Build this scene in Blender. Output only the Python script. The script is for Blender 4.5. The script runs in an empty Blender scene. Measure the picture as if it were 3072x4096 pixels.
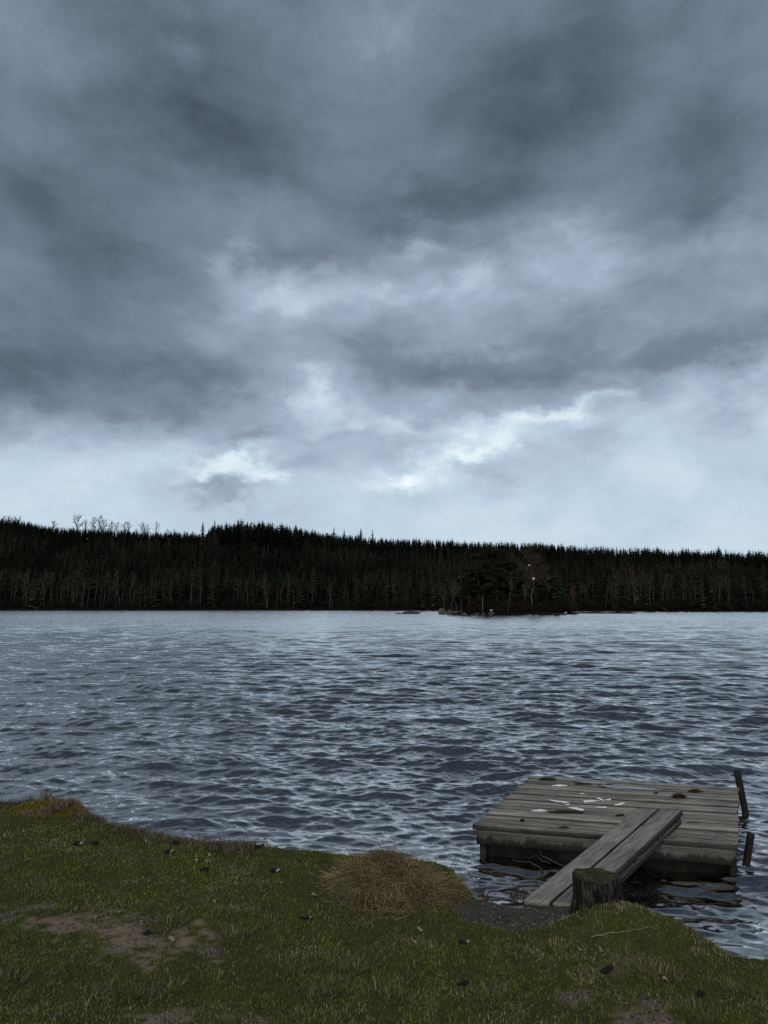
import bpy, bmesh, math
import numpy as np
from math import radians, sin, cos, pi, atan2, tan, sqrt

rng = np.random.default_rng(7)
S = bpy.context.scene
COL = S.collection

# ------------------------------------------------------------------ camera
F, HOR, EYE = 710.0, 605.0, 2.2            # focal length in 768x1024 pixels, horizon row, eye height above the lake
PITCH = math.atan((HOR - 512) / F)
cam = bpy.data.cameras.new("camera")
cam.sensor_fit = 'VERTICAL'; cam.sensor_height = 36.0; cam.lens = 36.0 * F / 1024
cam.clip_start = 0.1; cam.clip_end = 5000
camo = bpy.data.objects.new("camera", cam); COL.objects.link(camo)
camo.location = (0, 0, EYE); camo.rotation_euler = (pi / 2 + PITCH, 0, 0)
S.camera = camo

# ------------------------------------------------------------------ exposure
S.view_settings.view_transform = 'Standard'; S.view_settings.look = 'None'
S.view_settings.exposure = 0.22; S.view_settings.gamma = 1.0; S.view_settings.use_curve_mapping = False
S.cycles.max_bounces = 6; S.cycles.diffuse_bounces = 2; S.cycles.glossy_bounces = 3
S.cycles.use_denoising = False

# ------------------------------------------------------------------ node helper
class NT:
    def __init__(s, tree): s.t = tree; s.n = tree.nodes; s.l = tree.links
    def new(s, typ, **kw):
        nd = s.n.new(typ)
        for k, v in kw.items():
            setattr(nd, k, v)
        return nd
    def inp(s, nd, i, v):
        if v is None: return
        if hasattr(v, 'bl_idname') or isinstance(v, bpy.types.NodeSocket): s.l.new(v, nd.inputs[i])
        else: nd.inputs[i].default_value = v
    def math(s, op, a, b=None, c=None, clamp=False):
        nd = s.new('ShaderNodeMath', operation=op, use_clamp=clamp)
        s.inp(nd, 0, a); s.inp(nd, 1, b); s.inp(nd, 2, c)
        return nd.outputs[0]
    def vec(s, op, a, b=None, scale=None):
        nd = s.new('ShaderNodeVectorMath', operation=op)
        s.inp(nd, 0, a); s.inp(nd, 1, b)
        if scale is not None: s.inp(nd, 'Scale', scale)
        return nd.outputs['Value'] if op in ('DOT_PRODUCT', 'LENGTH') else nd.outputs[0]
    def noise(s, v, scale, detail=4, rough=.55, dist=0.0, dim='3D'):
        nd = s.new('ShaderNodeTexNoise', noise_dimensions=dim)
        if v is not None: s.l.new(v, nd.inputs['Vector'])
        nd.inputs['Scale'].default_value = scale; nd.inputs['Detail'].default_value = detail
        nd.inputs['Roughness'].default_value = rough; nd.inputs['Distortion'].default_value = dist
        return nd
    def ramp(s, f, stops, interp='LINEAR'):
        nd = s.new('ShaderNodeValToRGB'); cr = nd.color_ramp; cr.interpolation = interp
        while len(cr.elements) < len(stops): cr.elements.new(.5)
        for e, (p, c) in zip(cr.elements, stops):
            e.position = p; e.color = (c, c, c, 1) if isinstance(c, (int, float)) else (*c, 1)
        s.l.new(f, nd.inputs[0]); return nd.outputs[0]
    def mix(s, f, a, b, blend='MIX'):
        nd = s.new('ShaderNodeMix', data_type='RGBA', blend_type=blend)
        s.inp(nd, 0, f)
        for i, v in ((6, a), (7, b)):
            if isinstance(v, tuple): v = (*v[:3], 1)
            s.inp(nd, i, v)
        return nd.outputs[2]
    def sep(s, v):
        nd = s.new('ShaderNodeSeparateXYZ'); s.l.new(v, nd.inputs[0]); return nd.outputs
    def comb(s, x, y, z=0.0):
        nd = s.new('ShaderNodeCombineXYZ'); s.inp(nd, 0, x); s.inp(nd, 1, y); s.inp(nd, 2, z); return nd.outputs[0]

# ------------------------------------------------------------------ sky: overcast with broken dark bases
SUN_EL, SUN_AZ = radians(36), radians(195)          # azimuth measured from +y (the far shore) towards +x
W = bpy.data.worlds.new("World"); S.world = W; W.use_nodes = True
W.cycles.sampling_method = 'MANUAL'; W.cycles.sample_map_resolution = 512
nt = NT(W.node_tree); W.node_tree.nodes.clear()
tc = nt.new('ShaderNodeTexCoord'); D = nt.vec('NORMALIZE', tc.outputs['Generated'])
dx, dy, dz = nt.sep(D)
az = nt.math('MULTIPLY', nt.math('ARCTAN2', dx, dy), 180 / pi)
el = nt.math('MULTIPLY', nt.math('ARCSINE', dz), 180 / pi)
up = nt.math('MAXIMUM', dz, 0.0)
inv = nt.math('DIVIDE', 1.0, nt.math('ADD', up, 0.32))
P = nt.comb(nt.math('MULTIPLY', dx, inv), nt.math('MULTIPLY', dy, inv), 0.0)   # point on the cloud deck
DS = nt.vec('MULTIPLY', D, (1.0, 1.0, 1.7))
w1 = nt.noise(nt.vec('ADD', DS, (1.7, 0.4, 2.2)), 4.2, 6, .6)
w2 = nt.noise(nt.vec('ADD', DS, (7.3, 2.1, 4.0)), 13.0, 6, .62)
AE = nt.comb(az, el, 0.0)
warp = nt.vec('ADD', nt.vec('MULTIPLY', nt.vec('SUBTRACT', w1.outputs['Color'], (.5, .5, .5)), (12, 8, 0)),
              nt.vec('MULTIPLY', nt.vec('SUBTRACT', w2.outputs['Color'], (.5, .5, .5)), (6, 4.5, 0)))
AEw = nt.vec('ADD', AE, warp)
_, elw, _ = nt.sep(AEw)
t = nt.ramp(nt.math('DIVIDE', elw, 90.0, clamp=True),
            [(0, .665), (.06, .67), (.115, .655), (.15, .60), (.19, .50), (.235, .45), (.28, .45), (.33, .385), (.40, .355), (.47, .33), (.53, .18), (.62, .04), (1, .0)])
# cloud masses and gaps: (azimuth deg, elevation deg, half widths, darker - / lighter +)
CLOUDS = [(-20, 36, 11, 5, -0.07), (-29, 24.5, 9, 5.5, -0.10), (3, 24.5, 13, 2.6, 0.06), (5, 34, 9, 3, -0.04),
          (-13.1, 33.6, 7.9, 2.3, -0.13),
          (12.9, 37.3, 8.2, 3.4, -0.11),
          (19.9, 40.0, 6.3, 1.5, -0.05),
          (-28.2, 28.1, 3.9, 2.3, -0.1),
          (27.3, 32.1, 4.6, 3.5, -0.12),
          (4.0, 30.9, 10.1, 1.4, -0.14),
          (-21.7, 24.1, 7.8, 2.8, -0.08),
          (-28.5, 16.8, 12.0, 3.6, -0.27),
          (-15.4, 17.8, 4.4, 1.4, -0.1),
          (8.5, 19.4, 9.2, 1.2, -0.15),
          (24.4, 18.5, 6.1, 1.3, -0.12),
          (-8.2, 27.5, 4.7, 1.1, -0.1),
          (-21.0, 40.3, 5.6, 1.5, -0.06),
          (25.1, 29.1, 4.7, 1.4, -0.1),
          (-26.6, 36.3, 3.4, 1.5, 0.08),
          (-0.4, 41.8, 4.1, 2.5, 0.08),
          (-17.1, 38.4, 2.3, 1.3, 0.08),
          (-9.3, 24.1, 5.8, 1.7, 0.08),
          (-13.5, 26.1, 1.9, 1.3, 0.07),
          (2.8, 25.4, 5.5, 1.3, 0.07),
          (14.0, 26.4, 3.7, 1.9, 0.09),
          (17.9, 24.6, 4.2, 1.6, 0.07),
          (7.9, 26.5, 1.5, 1.3, 0.08),
          (2.8, 28.3, 3.9, 0.8, 0.1),
          (12.9, 15.1, 4.3, 1.0, 0.05),
          (4.9, 11.4, 2.6, 0.7, 0.05),
          (2.1, 9.4, 2.0, 0.5, 0.05),
          (-11.6, 10.8, 4.1, 0.8, 0.05),
          (-5.0, 16.2, 3.8, 1.8, 0.1),
          (8.4, 13.9, 3.7, 1.5, 0.12),
          (27.9, 13.4, 1.8, 3.2, 0.06),
          (8.3, 9.8, 2.2, 1.1, -0.05),
          (-11.7, 13.4, 2.6, 0.7, -0.1),
          (-13.4, 9.7, 2.9, 0.7, -0.1),
          (1.3, 9.4, 2.1, 0.68, 0.122), (3.6, 10.5, 1.7, 0.68, 0.086), (6.1, 11.6, 1.9, 0.77, 0.108), (8.2, 12.7, 1.5, 0.77, 0.086), (11.4, 14.6, 1.6, 0.65, 0.094), (13.8, 15.1, 1.6, 0.74, 0.108), (16.3, 15.5, 1.6, 0.64, 0.086), (18.4, 15.9, 1.4, 0.62, 0.065), (-14.5, 10.6, 1.4, 0.56, 0.072), (-11.6, 11.2, 2.0, 0.66, 0.101), (-8.6, 10.7, 1.5, 0.57, 0.072), (-5.0, 15.2, 2.7, 1.9, 0.043), (-2.7, 14.0, 2.3, 0.77, 0.058), (1.5, 13.5, 1.9, 0.68, 0.058)]
for (a, e, sa, se, amp) in CLOUDS:
    d = nt.vec('MULTIPLY', nt.vec('SUBTRACT', AEw, (a, e, 0)), (1 / sa, 1 / se, 0))
    q = nt.vec('DOT_PRODUCT', d, d)
    g = nt.math('POWER', 2.718, nt.math('MULTIPLY', q, -1.0))
    t = nt.math('MULTIPLY_ADD', g, amp * 1.2, t)
nA = nt.noise(nt.vec('ADD', DS, (4.1, 8.8, 0.6)), 3.6, 9, .52, .3)
nB = nt.noise(nt.vec('ADD', DS, (3.3, 9.1, 2.0)), 11.0, 9, .62, .3)
low = nt.ramp(nt.math('DIVIDE', el, 90.0, clamp=True), [(.02, .35), (.09, .5), (.17, 1.0)])      # the clear strip over the horizon is smoother
t = nt.math('MULTIPLY_ADD', nt.math('MULTIPLY', nt.math('SUBTRACT', nA.outputs['Fac'], .5), low), .46, t)
t = nt.math('MULTIPLY_ADD', nt.math('MULTIPLY', nt.math('SUBTRACT', nB.outputs['Fac'], .5), low), .25, t)
cloud = nt.ramp(t, [(0, (.028, .038, .054)), (.22, (.100, .134, .175)), (.40, (.178, .224, .288)), (.56, (.31, .388, .49)),
                    (.66, (.46, .57, .67)), (.75, (.63, .74, .80)), (.87, (.80, .88, .90)), (1, (1.05, 1.05, 1.02))], 'LINEAR')
sky = nt.new('ShaderNodeTexSky', sky_type='NISHITA', sun_disc=False, sun_elevation=SUN_EL, sun_rotation=SUN_AZ)
skyc = nt.vec('SCALE', sky.outputs[0], scale=0.06)
bg = nt.new('ShaderNodeBackground'); bg.inputs['Strength'].default_value = 1.0
nt.l.new(nt.mix(.05, cloud, skyc), bg.inputs['Color'])
out = nt.new('ShaderNodeOutputWorld'); nt.l.new(bg.outputs[0], out.inputs[0])

sun = bpy.data.lights.new("sun", 'SUN'); sun.energy = 1.5; sun.angle = radians(34); sun.color = (1, .93, .82)
suno = bpy.data.objects.new("sun", sun); COL.objects.link(suno)
suno.rotation_euler = (pi / 2 - SUN_EL, 0, pi - SUN_AZ); suno.location = (0, 0, 60)

# ------------------------------------------------------------------ numpy helpers
def hash2(ix, iy, seed):
    h = (ix.astype(np.int64) * 374761393 + iy.astype(np.int64) * 668265263 + seed * 974634217) & 0xffffffff
    h = ((h ^ (h >> 13)) * 1274126177) & 0xffffffff
    return ((h ^ (h >> 16)) & 0xffff) / 65535.0
def vnoise(x, y, seed=0):
    x = np.asarray(x, float); y = np.asarray(y, float)
    ix = np.floor(x); iy = np.floor(y); fx = x - ix; fy = y - iy
    fx = fx * fx * (3 - 2 * fx); fy = fy * fy * (3 - 2 * fy)
    a = hash2(ix, iy, seed); b = hash2(ix + 1, iy, seed); c = hash2(ix, iy + 1, seed); d = hash2(ix + 1, iy + 1, seed)
    return (a * (1 - fx) + b * fx) * (1 - fy) + (c * (1 - fx) + d * fx) * fy
def fbm(x, y, seed=0, octv=4, gain=.5):
    s = 0; a = 1; n = 0
    for o in range(octv):
        s = s + a * vnoise(np.asarray(x) * 2 ** o + 17.3 * o, np.asarray(y) * 2 ** o - 9.1 * o, seed + o); n += a; a *= gain
    return s / n
def sstep(a, b, x):
    t = np.clip((x - a) / (b - a), 0, 1); return t * t * (3 - 2 * t)

def mesh_np(name, V, quads=None, tris=None, mats=None, col=None, wuv=None, smooth=False):
    me = bpy.data.meshes.new(name)
    V = np.ascontiguousarray(V, np.float32); me.vertices.add(len(V)); me.vertices.foreach_set('co', V.ravel())
    q = np.zeros((0, 4), int) if quads is None or len(quads) == 0 else np.asarray(quads)
    t = np.zeros((0, 3), int) if tris is None or len(tris) == 0 else np.asarray(tris)
    loops = np.concatenate([q.ravel(), t.ravel()]).astype(np.int32)
    me.loops.add(len(loops)); me.loops.foreach_set('vertex_index', loops)
    st = np.concatenate([np.arange(len(q)) * 4, len(q) * 4 + np.arange(len(t)) * 3]).astype(np.int32)
    me.polygons.add(len(st)); me.polygons.foreach_set('loop_start', st)
    if smooth: me.polygons.foreach_set('use_smooth', np.ones(len(st), bool))
    if col is not None:
        a = me.attributes.new('Col', 'FLOAT_COLOR', 'POINT')
        c = np.ones((len(V), 4), np.float32); c[:, :3] = col; a.data.foreach_set('color', c.ravel())
    if wuv is not None:
        a = me.attributes.new('wuv', 'FLOAT_VECTOR', 'POINT'); a.data.foreach_set('vector', np.ascontiguousarray(wuv, np.float32).ravel())
    me.update(calc_edges=True); me.validate()
    if mats is not None: me.materials.append(mats)
    return me
def link(name, me, parent=None, loc=None, rz=0.0):
    o = bpy.data.objects.new(name, me); COL.objects.link(o)
    if parent is not None: o.parent = parent
    if loc is not None: o.location = loc
    o.rotation_euler[2] = rz
    return o
def tag(o, label, cat, group=None):
    o['label'] = label; o['category'] = cat
    if group: o['group'] = group
    return o
def empty(name, loc, rz=0.0):
    return link(name, None, None, loc, rz)
def structure(name, me):
    o = link(name, me); o['kind'] = 'structure'; return o
def stuff(name, me, label=None, cat=None):
    o = link(name, me); o['kind'] = 'stuff'
    if label: o['label'] = label; o['category'] = cat
    return o

class MB:
    """collects verts / quads / tris, builds one mesh"""
    def __init__(s): s.v = []; s.q = []; s.t = []; s.c = []; s.w = []; s.n = 0
    def add(s, v, q=None, t=None, c=None, w=None):
        v = np.asarray(v, float).reshape(-1, 3)
        if q is not None and len(q): s.q.append(np.asarray(q) + s.n)
        if t is not None and len(t): s.t.append(np.asarray(t) + s.n)
        s.v.append(v)
        s.c.append(np.broadcast_to(np.asarray(c if c is not None else (1, 1, 1), float), v.shape))
        s.w.append(np.broadcast_to(np.asarray(w if w is not None else (0, 0, 0), float), v.shape))
        s.n += len(v)
    def tube(s, pts, rad, sides=6, c=None, cap=True):
        pts = np.asarray(pts, float); n = len(pts); rad = np.broadcast_to(np.asarray(rad, float), (n,))
        tg = np.gradient(pts, axis=0); tg /= np.linalg.norm(tg, axis=1)[:, None] + 1e-9
        ref = np.array([0, 0, 1.]) if abs(tg[:, 2]).mean() < .9 else np.array([1., 0, 0])
        u = np.cross(tg, ref); u /= np.linalg.norm(u, axis=1)[:, None] + 1e-9; w = np.cross(tg, u)
        a = np.arange(sides) * 2 * pi / sides
        V = pts[:, None] + rad[:, None, None] * (np.cos(a)[None, :, None] * u[:, None] + np.sin(a)[None, :, None] * w[:, None])
        i = np.arange(n - 1)[:, None] * sides; j = np.arange(sides)[None]; j2 = (j + 1) % sides
        Q = np.stack([i + j, i + j2, i + sides + j2, i + sides + j], -1).reshape(-1, 4)
        V = V.reshape(-1, 3); T = []
        if cap:
            V = np.vstack([V, pts[:1], pts[-1:]]); b = n * sides
            T = [(b, (k + 1) % sides, k) for k in range(sides)] + [(b + 1, b - sides + k, b - sides + (k + 1) % sides) for k in range(sides)]
        s.add(V, Q, T, c)
    def arrays(s):
        z4 = np.zeros((0, 4), int); z3 = np.zeros((0, 3), int)
        return (np.concatenate(s.v), np.concatenate(s.q) if s.q else z4, np.concatenate(s.t) if s.t else z3, np.concatenate(s.c), np.concatenate(s.w))
    def mesh(s, name, mat, smooth=False):
        v, q, t, c, w = s.arrays()
        return mesh_np(name, v, q, t, mat, c, w, smooth)

# ------------------------------------------------------------------ materials
def mat(name, rough=.85, spec=.2):
    m = bpy.data.materials.new(name); m.use_nodes = True
    b = m.node_tree.nodes['Principled BSDF']; b.inputs['Roughness'].default_value = rough
    b.inputs['Specular IOR Level'].default_value = spec
    return m, NT(m.node_tree), b
def mat_col(name, rough=.85, spec=.15, var=.35, scale=40., translucent=False):
    """colour comes from the mesh's own colour attribute, broken up by noise"""
    m, n, b = mat(name, rough, spec)
    a = n.new('ShaderNodeAttribute', attribute_name='Col')
    g = n.new('ShaderNodeNewGeometry')
    f = n.noise(g.outputs['Position'], scale, 5, .6).outputs['Fac']
    k = n.math('MULTIPLY_ADD', n.math('SUBTRACT', f, .5), 2 * var, 1.0)
    n.l.new(n.vec('SCALE', a.outputs['Color'], scale=k), b.inputs['Base Color'])
    return m
M_GROUND = mat_col('ground_soil_and_thatch', .95, .1, .6, 60)
M_BLADE = mat_col('grass_blades', .7, .12, .25, 30)
M_FAR = mat_col('forest_foliage', .95, .05, .5, .6)
M_TWIG = mat_col('bare_twigs', .9, .1, .3, 2.)
M_HILL = mat_col('forest_floor', .95, .05, .4, .2)

def wood_mat(name, dark, light, low_dark=None):
    m, n, b = mat(name, .75, .3)
    a = n.new('ShaderNodeAttribute', attribute_name='wuv')
    v = a.outputs['Vector']
    grain = n.noise(n.vec('MULTIPLY', v, (2.2, 34, 7.1)), 1.0, 7, .65, .9).outputs['Fac']
    fine = n.noise(n.vec('MULTIPLY', v, (9, 170, 7.1)), 1.0, 4, .6, .2).outputs['Fac']
    blot = n.noise(n.vec('MULTIPLY', v, (2.6, 6, 3.3)), 1.0, 5, .6, .3).outputs['Fac']
    _, _, idx = n.sep(v)
    per = n.noise(n.comb(idx, 3.7, 1.1), 5.3, 0).outputs['Fac']
    f = n.math('ADD', n.math('MULTIPLY', grain, .55), n.math('MULTIPLY', fine, .45))
    f = n.math('MULTIPLY_ADD', n.math('SUBTRACT', blot, .5), .55, f)
    f = n.math('MULTIPLY_ADD', n.math('SUBTRACT', per, .5), .28, f)
    c = n.ramp(f, [(.32, dark), (.5, tuple((np.array(dark) + np.array(light)) / 2)), (.70, light)])
    crack = n.ramp(n.noise(n.vec('MULTIPLY', v, (1.1, 60, 9.3)), 1.0, 2, .5, .4).outputs['Fac'], [(.27, .25), (.36, 1.0)])
    c = n.mix(1.0, c, crack, 'MULTIPLY')
    ml = n.noise(n.vec('MULTIPLY', v, (5, 9, 5.3)), 1.0, 6, .7).outputs['Fac']
    c = n.mix(n.ramp(ml, [(.56, 0.), (.70, .55)]), c, (.045, .05, .022))          # algae film
    ac = n.new('ShaderNodeAttribute', attribute_name='Col'); c = n.mix(1.0, c, ac.outputs['Color'], 'MULTIPLY')      # darker board edges, sides and undersides
    if low_dark is not None:
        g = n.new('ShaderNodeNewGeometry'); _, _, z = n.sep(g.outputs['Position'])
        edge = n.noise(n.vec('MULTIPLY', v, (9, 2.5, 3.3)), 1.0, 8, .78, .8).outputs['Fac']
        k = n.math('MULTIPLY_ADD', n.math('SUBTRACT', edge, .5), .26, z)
        c = n.mix(n.ramp(n.math('DIVIDE', n.math('ADD', k, .3), .8), low_dark), c, (.006, .006, .006))   # blackens towards the board's foot, with a ragged edge
    n.l.new(c, b.inputs['Base Color'])
    bp = n.new('ShaderNodeBump'); bp.inputs['Strength'].default_value = .5; bp.inputs['Distance'].default_value = .004
    n.l.new(n.math('ADD', n.math('MULTIPLY', grain, .6), fine), bp.inputs['Height']); n.l.new(bp.outputs[0], b.inputs['Normal'])
    n.l.new(n.ramp(blot, [(.3, .5), (.7, .85)]), b.inputs['Roughness'])
    return m
M_DECK = wood_mat('weathered_deck_wood', (.040, .038, .033), (.41, .385, .335))
M_PLANK = wood_mat('weathered_plank_wood', (.036, .034, .031), (.29, .28, .255))
M_FASCIA = wood_mat('dark_board_wood', (.014, .014, .013), (.115, .112, .102), [(.585, 1.), (.63, .0)])
M_WETWOOD = wood_mat('wet_black_wood', (.004, .004, .004), (.014, .013, .012))

def simple(name, c, rough=.8, spec=.3, var=.4, scale=30., bump=0.):
    m, n, b = mat(name, rough, spec)
    tcd = n.new('ShaderNodeTexCoord')
    f = n.noise(tcd.outputs['Object'], scale, 5, .6).outputs['Fac']
    n.l.new(n.ramp(f, [(.25, tuple(np.array(c) * (1 - var))), (.75, tuple(np.array(c) * (1 + var)))]), b.inputs['Base Color'])
    if bump:
        bp = n.new('ShaderNodeBump'); bp.inputs['Strength'].default_value = bump; bp.inputs['Distance'].default_value = .02
        n.l.new(f, bp.inputs['Height']); n.l.new(bp.outputs[0], b.inputs['Normal'])
    return m
M_WHITE = simple('white_dropping', (.80, .80, .78), .8, .2, .2, 60)
M_DARKDROP = simple('dark_dropping', (.012, .011, .010), .8, .2, .4, 90)
M_LEAF = simple('dead_leaf', (.22, .195, .15), .8, .2, .35, 60)
M_GULL = simple('white_feathers', (.75, .75, .75), .8, .2, .1, 5)
M_BRANCH = simple('grey_branch', (.085, .078, .066), .85, .2, .35, 30)
M_STICK = simple('dry_stick', (.17, .148, .11), .85, .2, .35, 30)
M_TWIGDARK = simple('dark_twig', (.03, .024, .02), .85, .2, .35, 30)
M_GREYSTUB = simple('bleached_wood', (.12, .11, .10), .85, .2, .55, 26, .6)
M_BIRCH = simple('birch_bark', (.058, .055, .051), .8, .2, .55, 1.3)
M_TRUNK = simple('dark_bark', (.05, .042, .035), .9, .1, .4, 2.)
M_CHIP = simple('pale_chips', (.08, .076, .07), .9, .2, .5, 40)

# rusty steel
M_RUST, n, b = mat('rusty_steel_pipe', .8, .3)
g = n.new('ShaderNodeTexCoord'); f = n.noise(n.vec('MULTIPLY', g.outputs['Object'], (1, 1, .35)), 14, 6, .65).outputs['Fac']
n.l.new(n.ramp(f, [(.35, (.006, .005, .005)), (.55, (.009, .006, .005)), (.72, (.015, .008, .006)), (.9, (.04, .016, .010))]), b.inputs['Base Color'])

# boulders
M_ROCK, n, b = mat('granite_boulder', .9, .2)
g = n.new('ShaderNodeNewGeometry'); f = n.noise(g.outputs['Position'], 1.4, 7, .65).outputs['Fac']
n.l.new(n.ramp(f, [(.3, (.02, .017, .016)), (.5, (.05, .045, .041)), (.72, (.12, .113, .106))]), b.inputs['Base Color'])

# stump bark with moss
M_BARK, n, b = mat('mossy_stump_bark', .95, .1)
g = n.new('ShaderNodeTexCoord'); ov = g.outputs['Object']
f = n.noise(n.vec('MULTIPLY', ov, (1, 1, .28)), 42, 6, .65, .3).outputs['Fac']
c = n.ramp(f, [(.36, (.004, .0035, .003)), (.5, (.016, .014, .012)), (.68, (.07, .062, .055))])
ox, oy, oz = n.sep(ov)
mm = n.math('ADD', n.noise(ov, 11, 6, .65).outputs['Fac'], n.math('MULTIPLY', n.math('SUBTRACT', ox, oz), 1.1))
c = n.mix(n.ramp(mm, [(.50, 0.), (.62, .9)]), c, n.ramp(n.noise(ov, 70, 3).outputs['Fac'], [(.3, (.012, .014, .003)), (.7, (.06, .058, .010))]))
n.l.new(c, b.inputs['Base Color'])
bp = n.new('ShaderNodeBump'); bp.inputs['Strength'].default_value = .9; bp.inputs['Distance'].default_value = .012
n.l.new(f, bp.inputs['Height']); n.l.new(bp.outputs[0], b.inputs['Normal'])
M_STUMPTOP, n, b = mat('mossy_stump_top', .95, .1)
g = n.new('ShaderNodeTexCoord'); f = n.noise(g.outputs['Object'], 22, 6, .7).outputs['Fac']
n.l.new(n.ramp(f, [(.3, (.014, .012, .010)), (.48, (.040, .037, .024)), (.6, (.055, .052, .028)), (.72, (.22, .21, .14))]), b.inputs['Base Color'])
bp = n.new('ShaderNodeBump'); bp.inputs['Strength'].default_value = .8; bp.inputs['Distance'].default_value = .01
n.l.new(f, bp.inputs['Height']); n.l.new(bp.outputs[0], b.inputs['Normal'])

# lake: dark peaty water; ripples finer than the mesh tilt the normal
M_WATER, n, b = mat('lake_water', .04, .5)
b.inputs['Metallic'].default_value = 1.0; b.inputs['Base Color'].default_value = (.67, .645, .615, 1)
g = n.new('ShaderNodeNewGeometry'); pos = g.outputs['Position']
gust = n.ramp(n.noise(n.vec('MULTIPLY', pos, (.05, .02, 1)), 1.0, 3, .5).outputs['Fac'], [(.35, .75), (.65, 1.2)])
r1 = n.vec('SUBTRACT', n.noise(n.vec('MULTIPLY', pos, (6, 21, 0)), 1.0, 3, .6).outputs['Color'], (.5, .5, .5))
r2 = n.vec('SUBTRACT', n.noise(n.vec('MULTIPLY', pos, (1.1, 2.3, 0)), 1.0, 3, .6).outputs['Color'], (.5, .5, .5))
dist = n.vec('LENGTH', pos)
k1 = n.ramp(n.math('DIVIDE', dist, 100.0), [(0, .21), (.07, .20), (.2, .17), (.6, .24), (1, .30)])
k2 = n.ramp(n.math('DIVIDE', dist, 100.0), [(0, 0.), (.2, .0), (.5, .12), (1, .28)])
pert = n.vec('ADD', n.vec('SCALE', r1, scale=n.math('MULTIPLY', k1, gust)), n.vec('SCALE', r2, scale=n.math('MULTIPLY', k2, gust)))
pert = n.vec('MULTIPLY', pert, (1.0, 1.5, 0))
# seen at a grazing angle only the wavelet sides that face the viewer show
face = n.vec('NORMALIZE', n.vec('MULTIPLY', g.outputs['Incoming'], (1, 1, 0)))
pert = n.vec('ADD', pert, n.vec('SCALE', face, scale=n.ramp(n.math('DIVIDE', dist, 100.0), [(0, 0.), (.15, .01), (.5, .07), (1, .11)])))
n.l.new(n.vec('NORMALIZE', n.vec('ADD', g.outputs['Normal'], pert)), b.inputs['Normal'])

# ------------------------------------------------------------------ projecting photo measurements onto real surfaces
def ray(x, y):                     # x, y in the photograph's own 3072x4096 pixels
    u = (x / 4 - 384) / F; v = -(y / 4 - 512) / F; c, s = cos(PITCH), sin(PITCH)
    return np.array([u, c - s * v, s + c * v])
def at_z(x, y, z):
    r = ray(x, y); t = (z - EYE) / r[2]; return np.array([r[0] * t, r[1] * t, z])
def at_y(x, y, Y):
    r = ray(x, y); return np.array([0, 0, EYE]) + r * (Y / r[1])

# ------------------------------------------------------------------ near bank
EDGE = np.array([(-40, 13), (-14, 8.6), (-6.5, 7.25), (-4.6, 7.0), (-3.62, 6.98), (-3.1, 7.02), (-2.7, 6.72), (-2.35, 6.40), (-1.6, 6.0), (-.95, 5.82), (-.45, 5.66),
                 (0.1, 5.62), (.45, 5.45), (.62, 5.02), (.95, 4.90), (1.2, 4.86), (1.42, 4.72), (1.63, 4.62), (1.80, 4.40), (1.90, 4.12), (2.15, 4.05), (2.6, 4.0), (3.2, 3.6), (4.5, 3.3), (9, 3.0), (40, 2)], float)
def edge_s(x, y):                  # signed distance to the bank's rim, positive on land
    x = np.asarray(x, float); y = np.asarray(y, float)
    best = np.full(x.shape, 1e9)
    for (x0, y0), (x1, y1) in zip(EDGE[:-1], EDGE[1:]):
        L = (x1 - x0) ** 2 + (y1 - y0) ** 2
        t = np.clip(((x - x0) * (x1 - x0) + (y - y0) * (y1 - y0)) / L, 0, 1)
        best = np.minimum(best, np.hypot(x - x0 - t * (x1 - x0), y - y0 - t * (y1 - y0)))
    ye = np.interp(x, EDGE[:, 0], EDGE[:, 1])
    return np.where(y < ye, best, -best)
PATH_C = (0.80, 4.68)
def path_mask(x, y):
    d = np.hypot((x - PATH_C[0]) / .42, (y - PATH_C[1] - .10) / .36) + .35 * (fbm(x * 6, y * 6, 21) - .5)
    return 1 - sstep(.82, 1.05, d)
def bank_z(x, y):
    x = np.asarray(x, float); y = np.asarray(y, float)
    s = edge_s(x, y) + .10 * (fbm(x * 3.2, y * 3.2, 5) - .5)
    z = .34 + .035 * np.clip(s, 0, 6) + .05 * (fbm(x * 1.3, y * 1.3, 3) - .5) + .022 * (fbm(x * 6, y * 6, 9) - .5) + .012 * (fbm(x * 24, y * 24, 10, 3) - .5)
    dip = np.exp(-(((x - PATH_C[0]) / .38) ** 2 + ((y - PATH_C[1] - .15) / .42) ** 2))
    z = z - .08 * dip
    z = z + .02 * np.exp(-(((x + 3.1) / .6) ** 2 + ((y - 6.75) / .35) ** 2))      # hummock at the rim
    z = z + .135 * np.exp(-(((x - 1.36) / .30) ** 2 + ((y - 4.39) / .18) ** 2))    # swell at the stump's foot
    return -0.6 + (z + .6) * sstep(-.38, .03, s)
def on_ground(x, y, dz=0.0):
    r = ray(x, y); t = (0.4 - EYE) / r[2]
    for _ in range(12):
        p = r * t; t = (float(bank_z(p[0], p[1])) - EYE) / r[2]
    p = r * t; return np.array([p[0], p[1], float(bank_z(p[0], p[1])) + dz])

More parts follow.
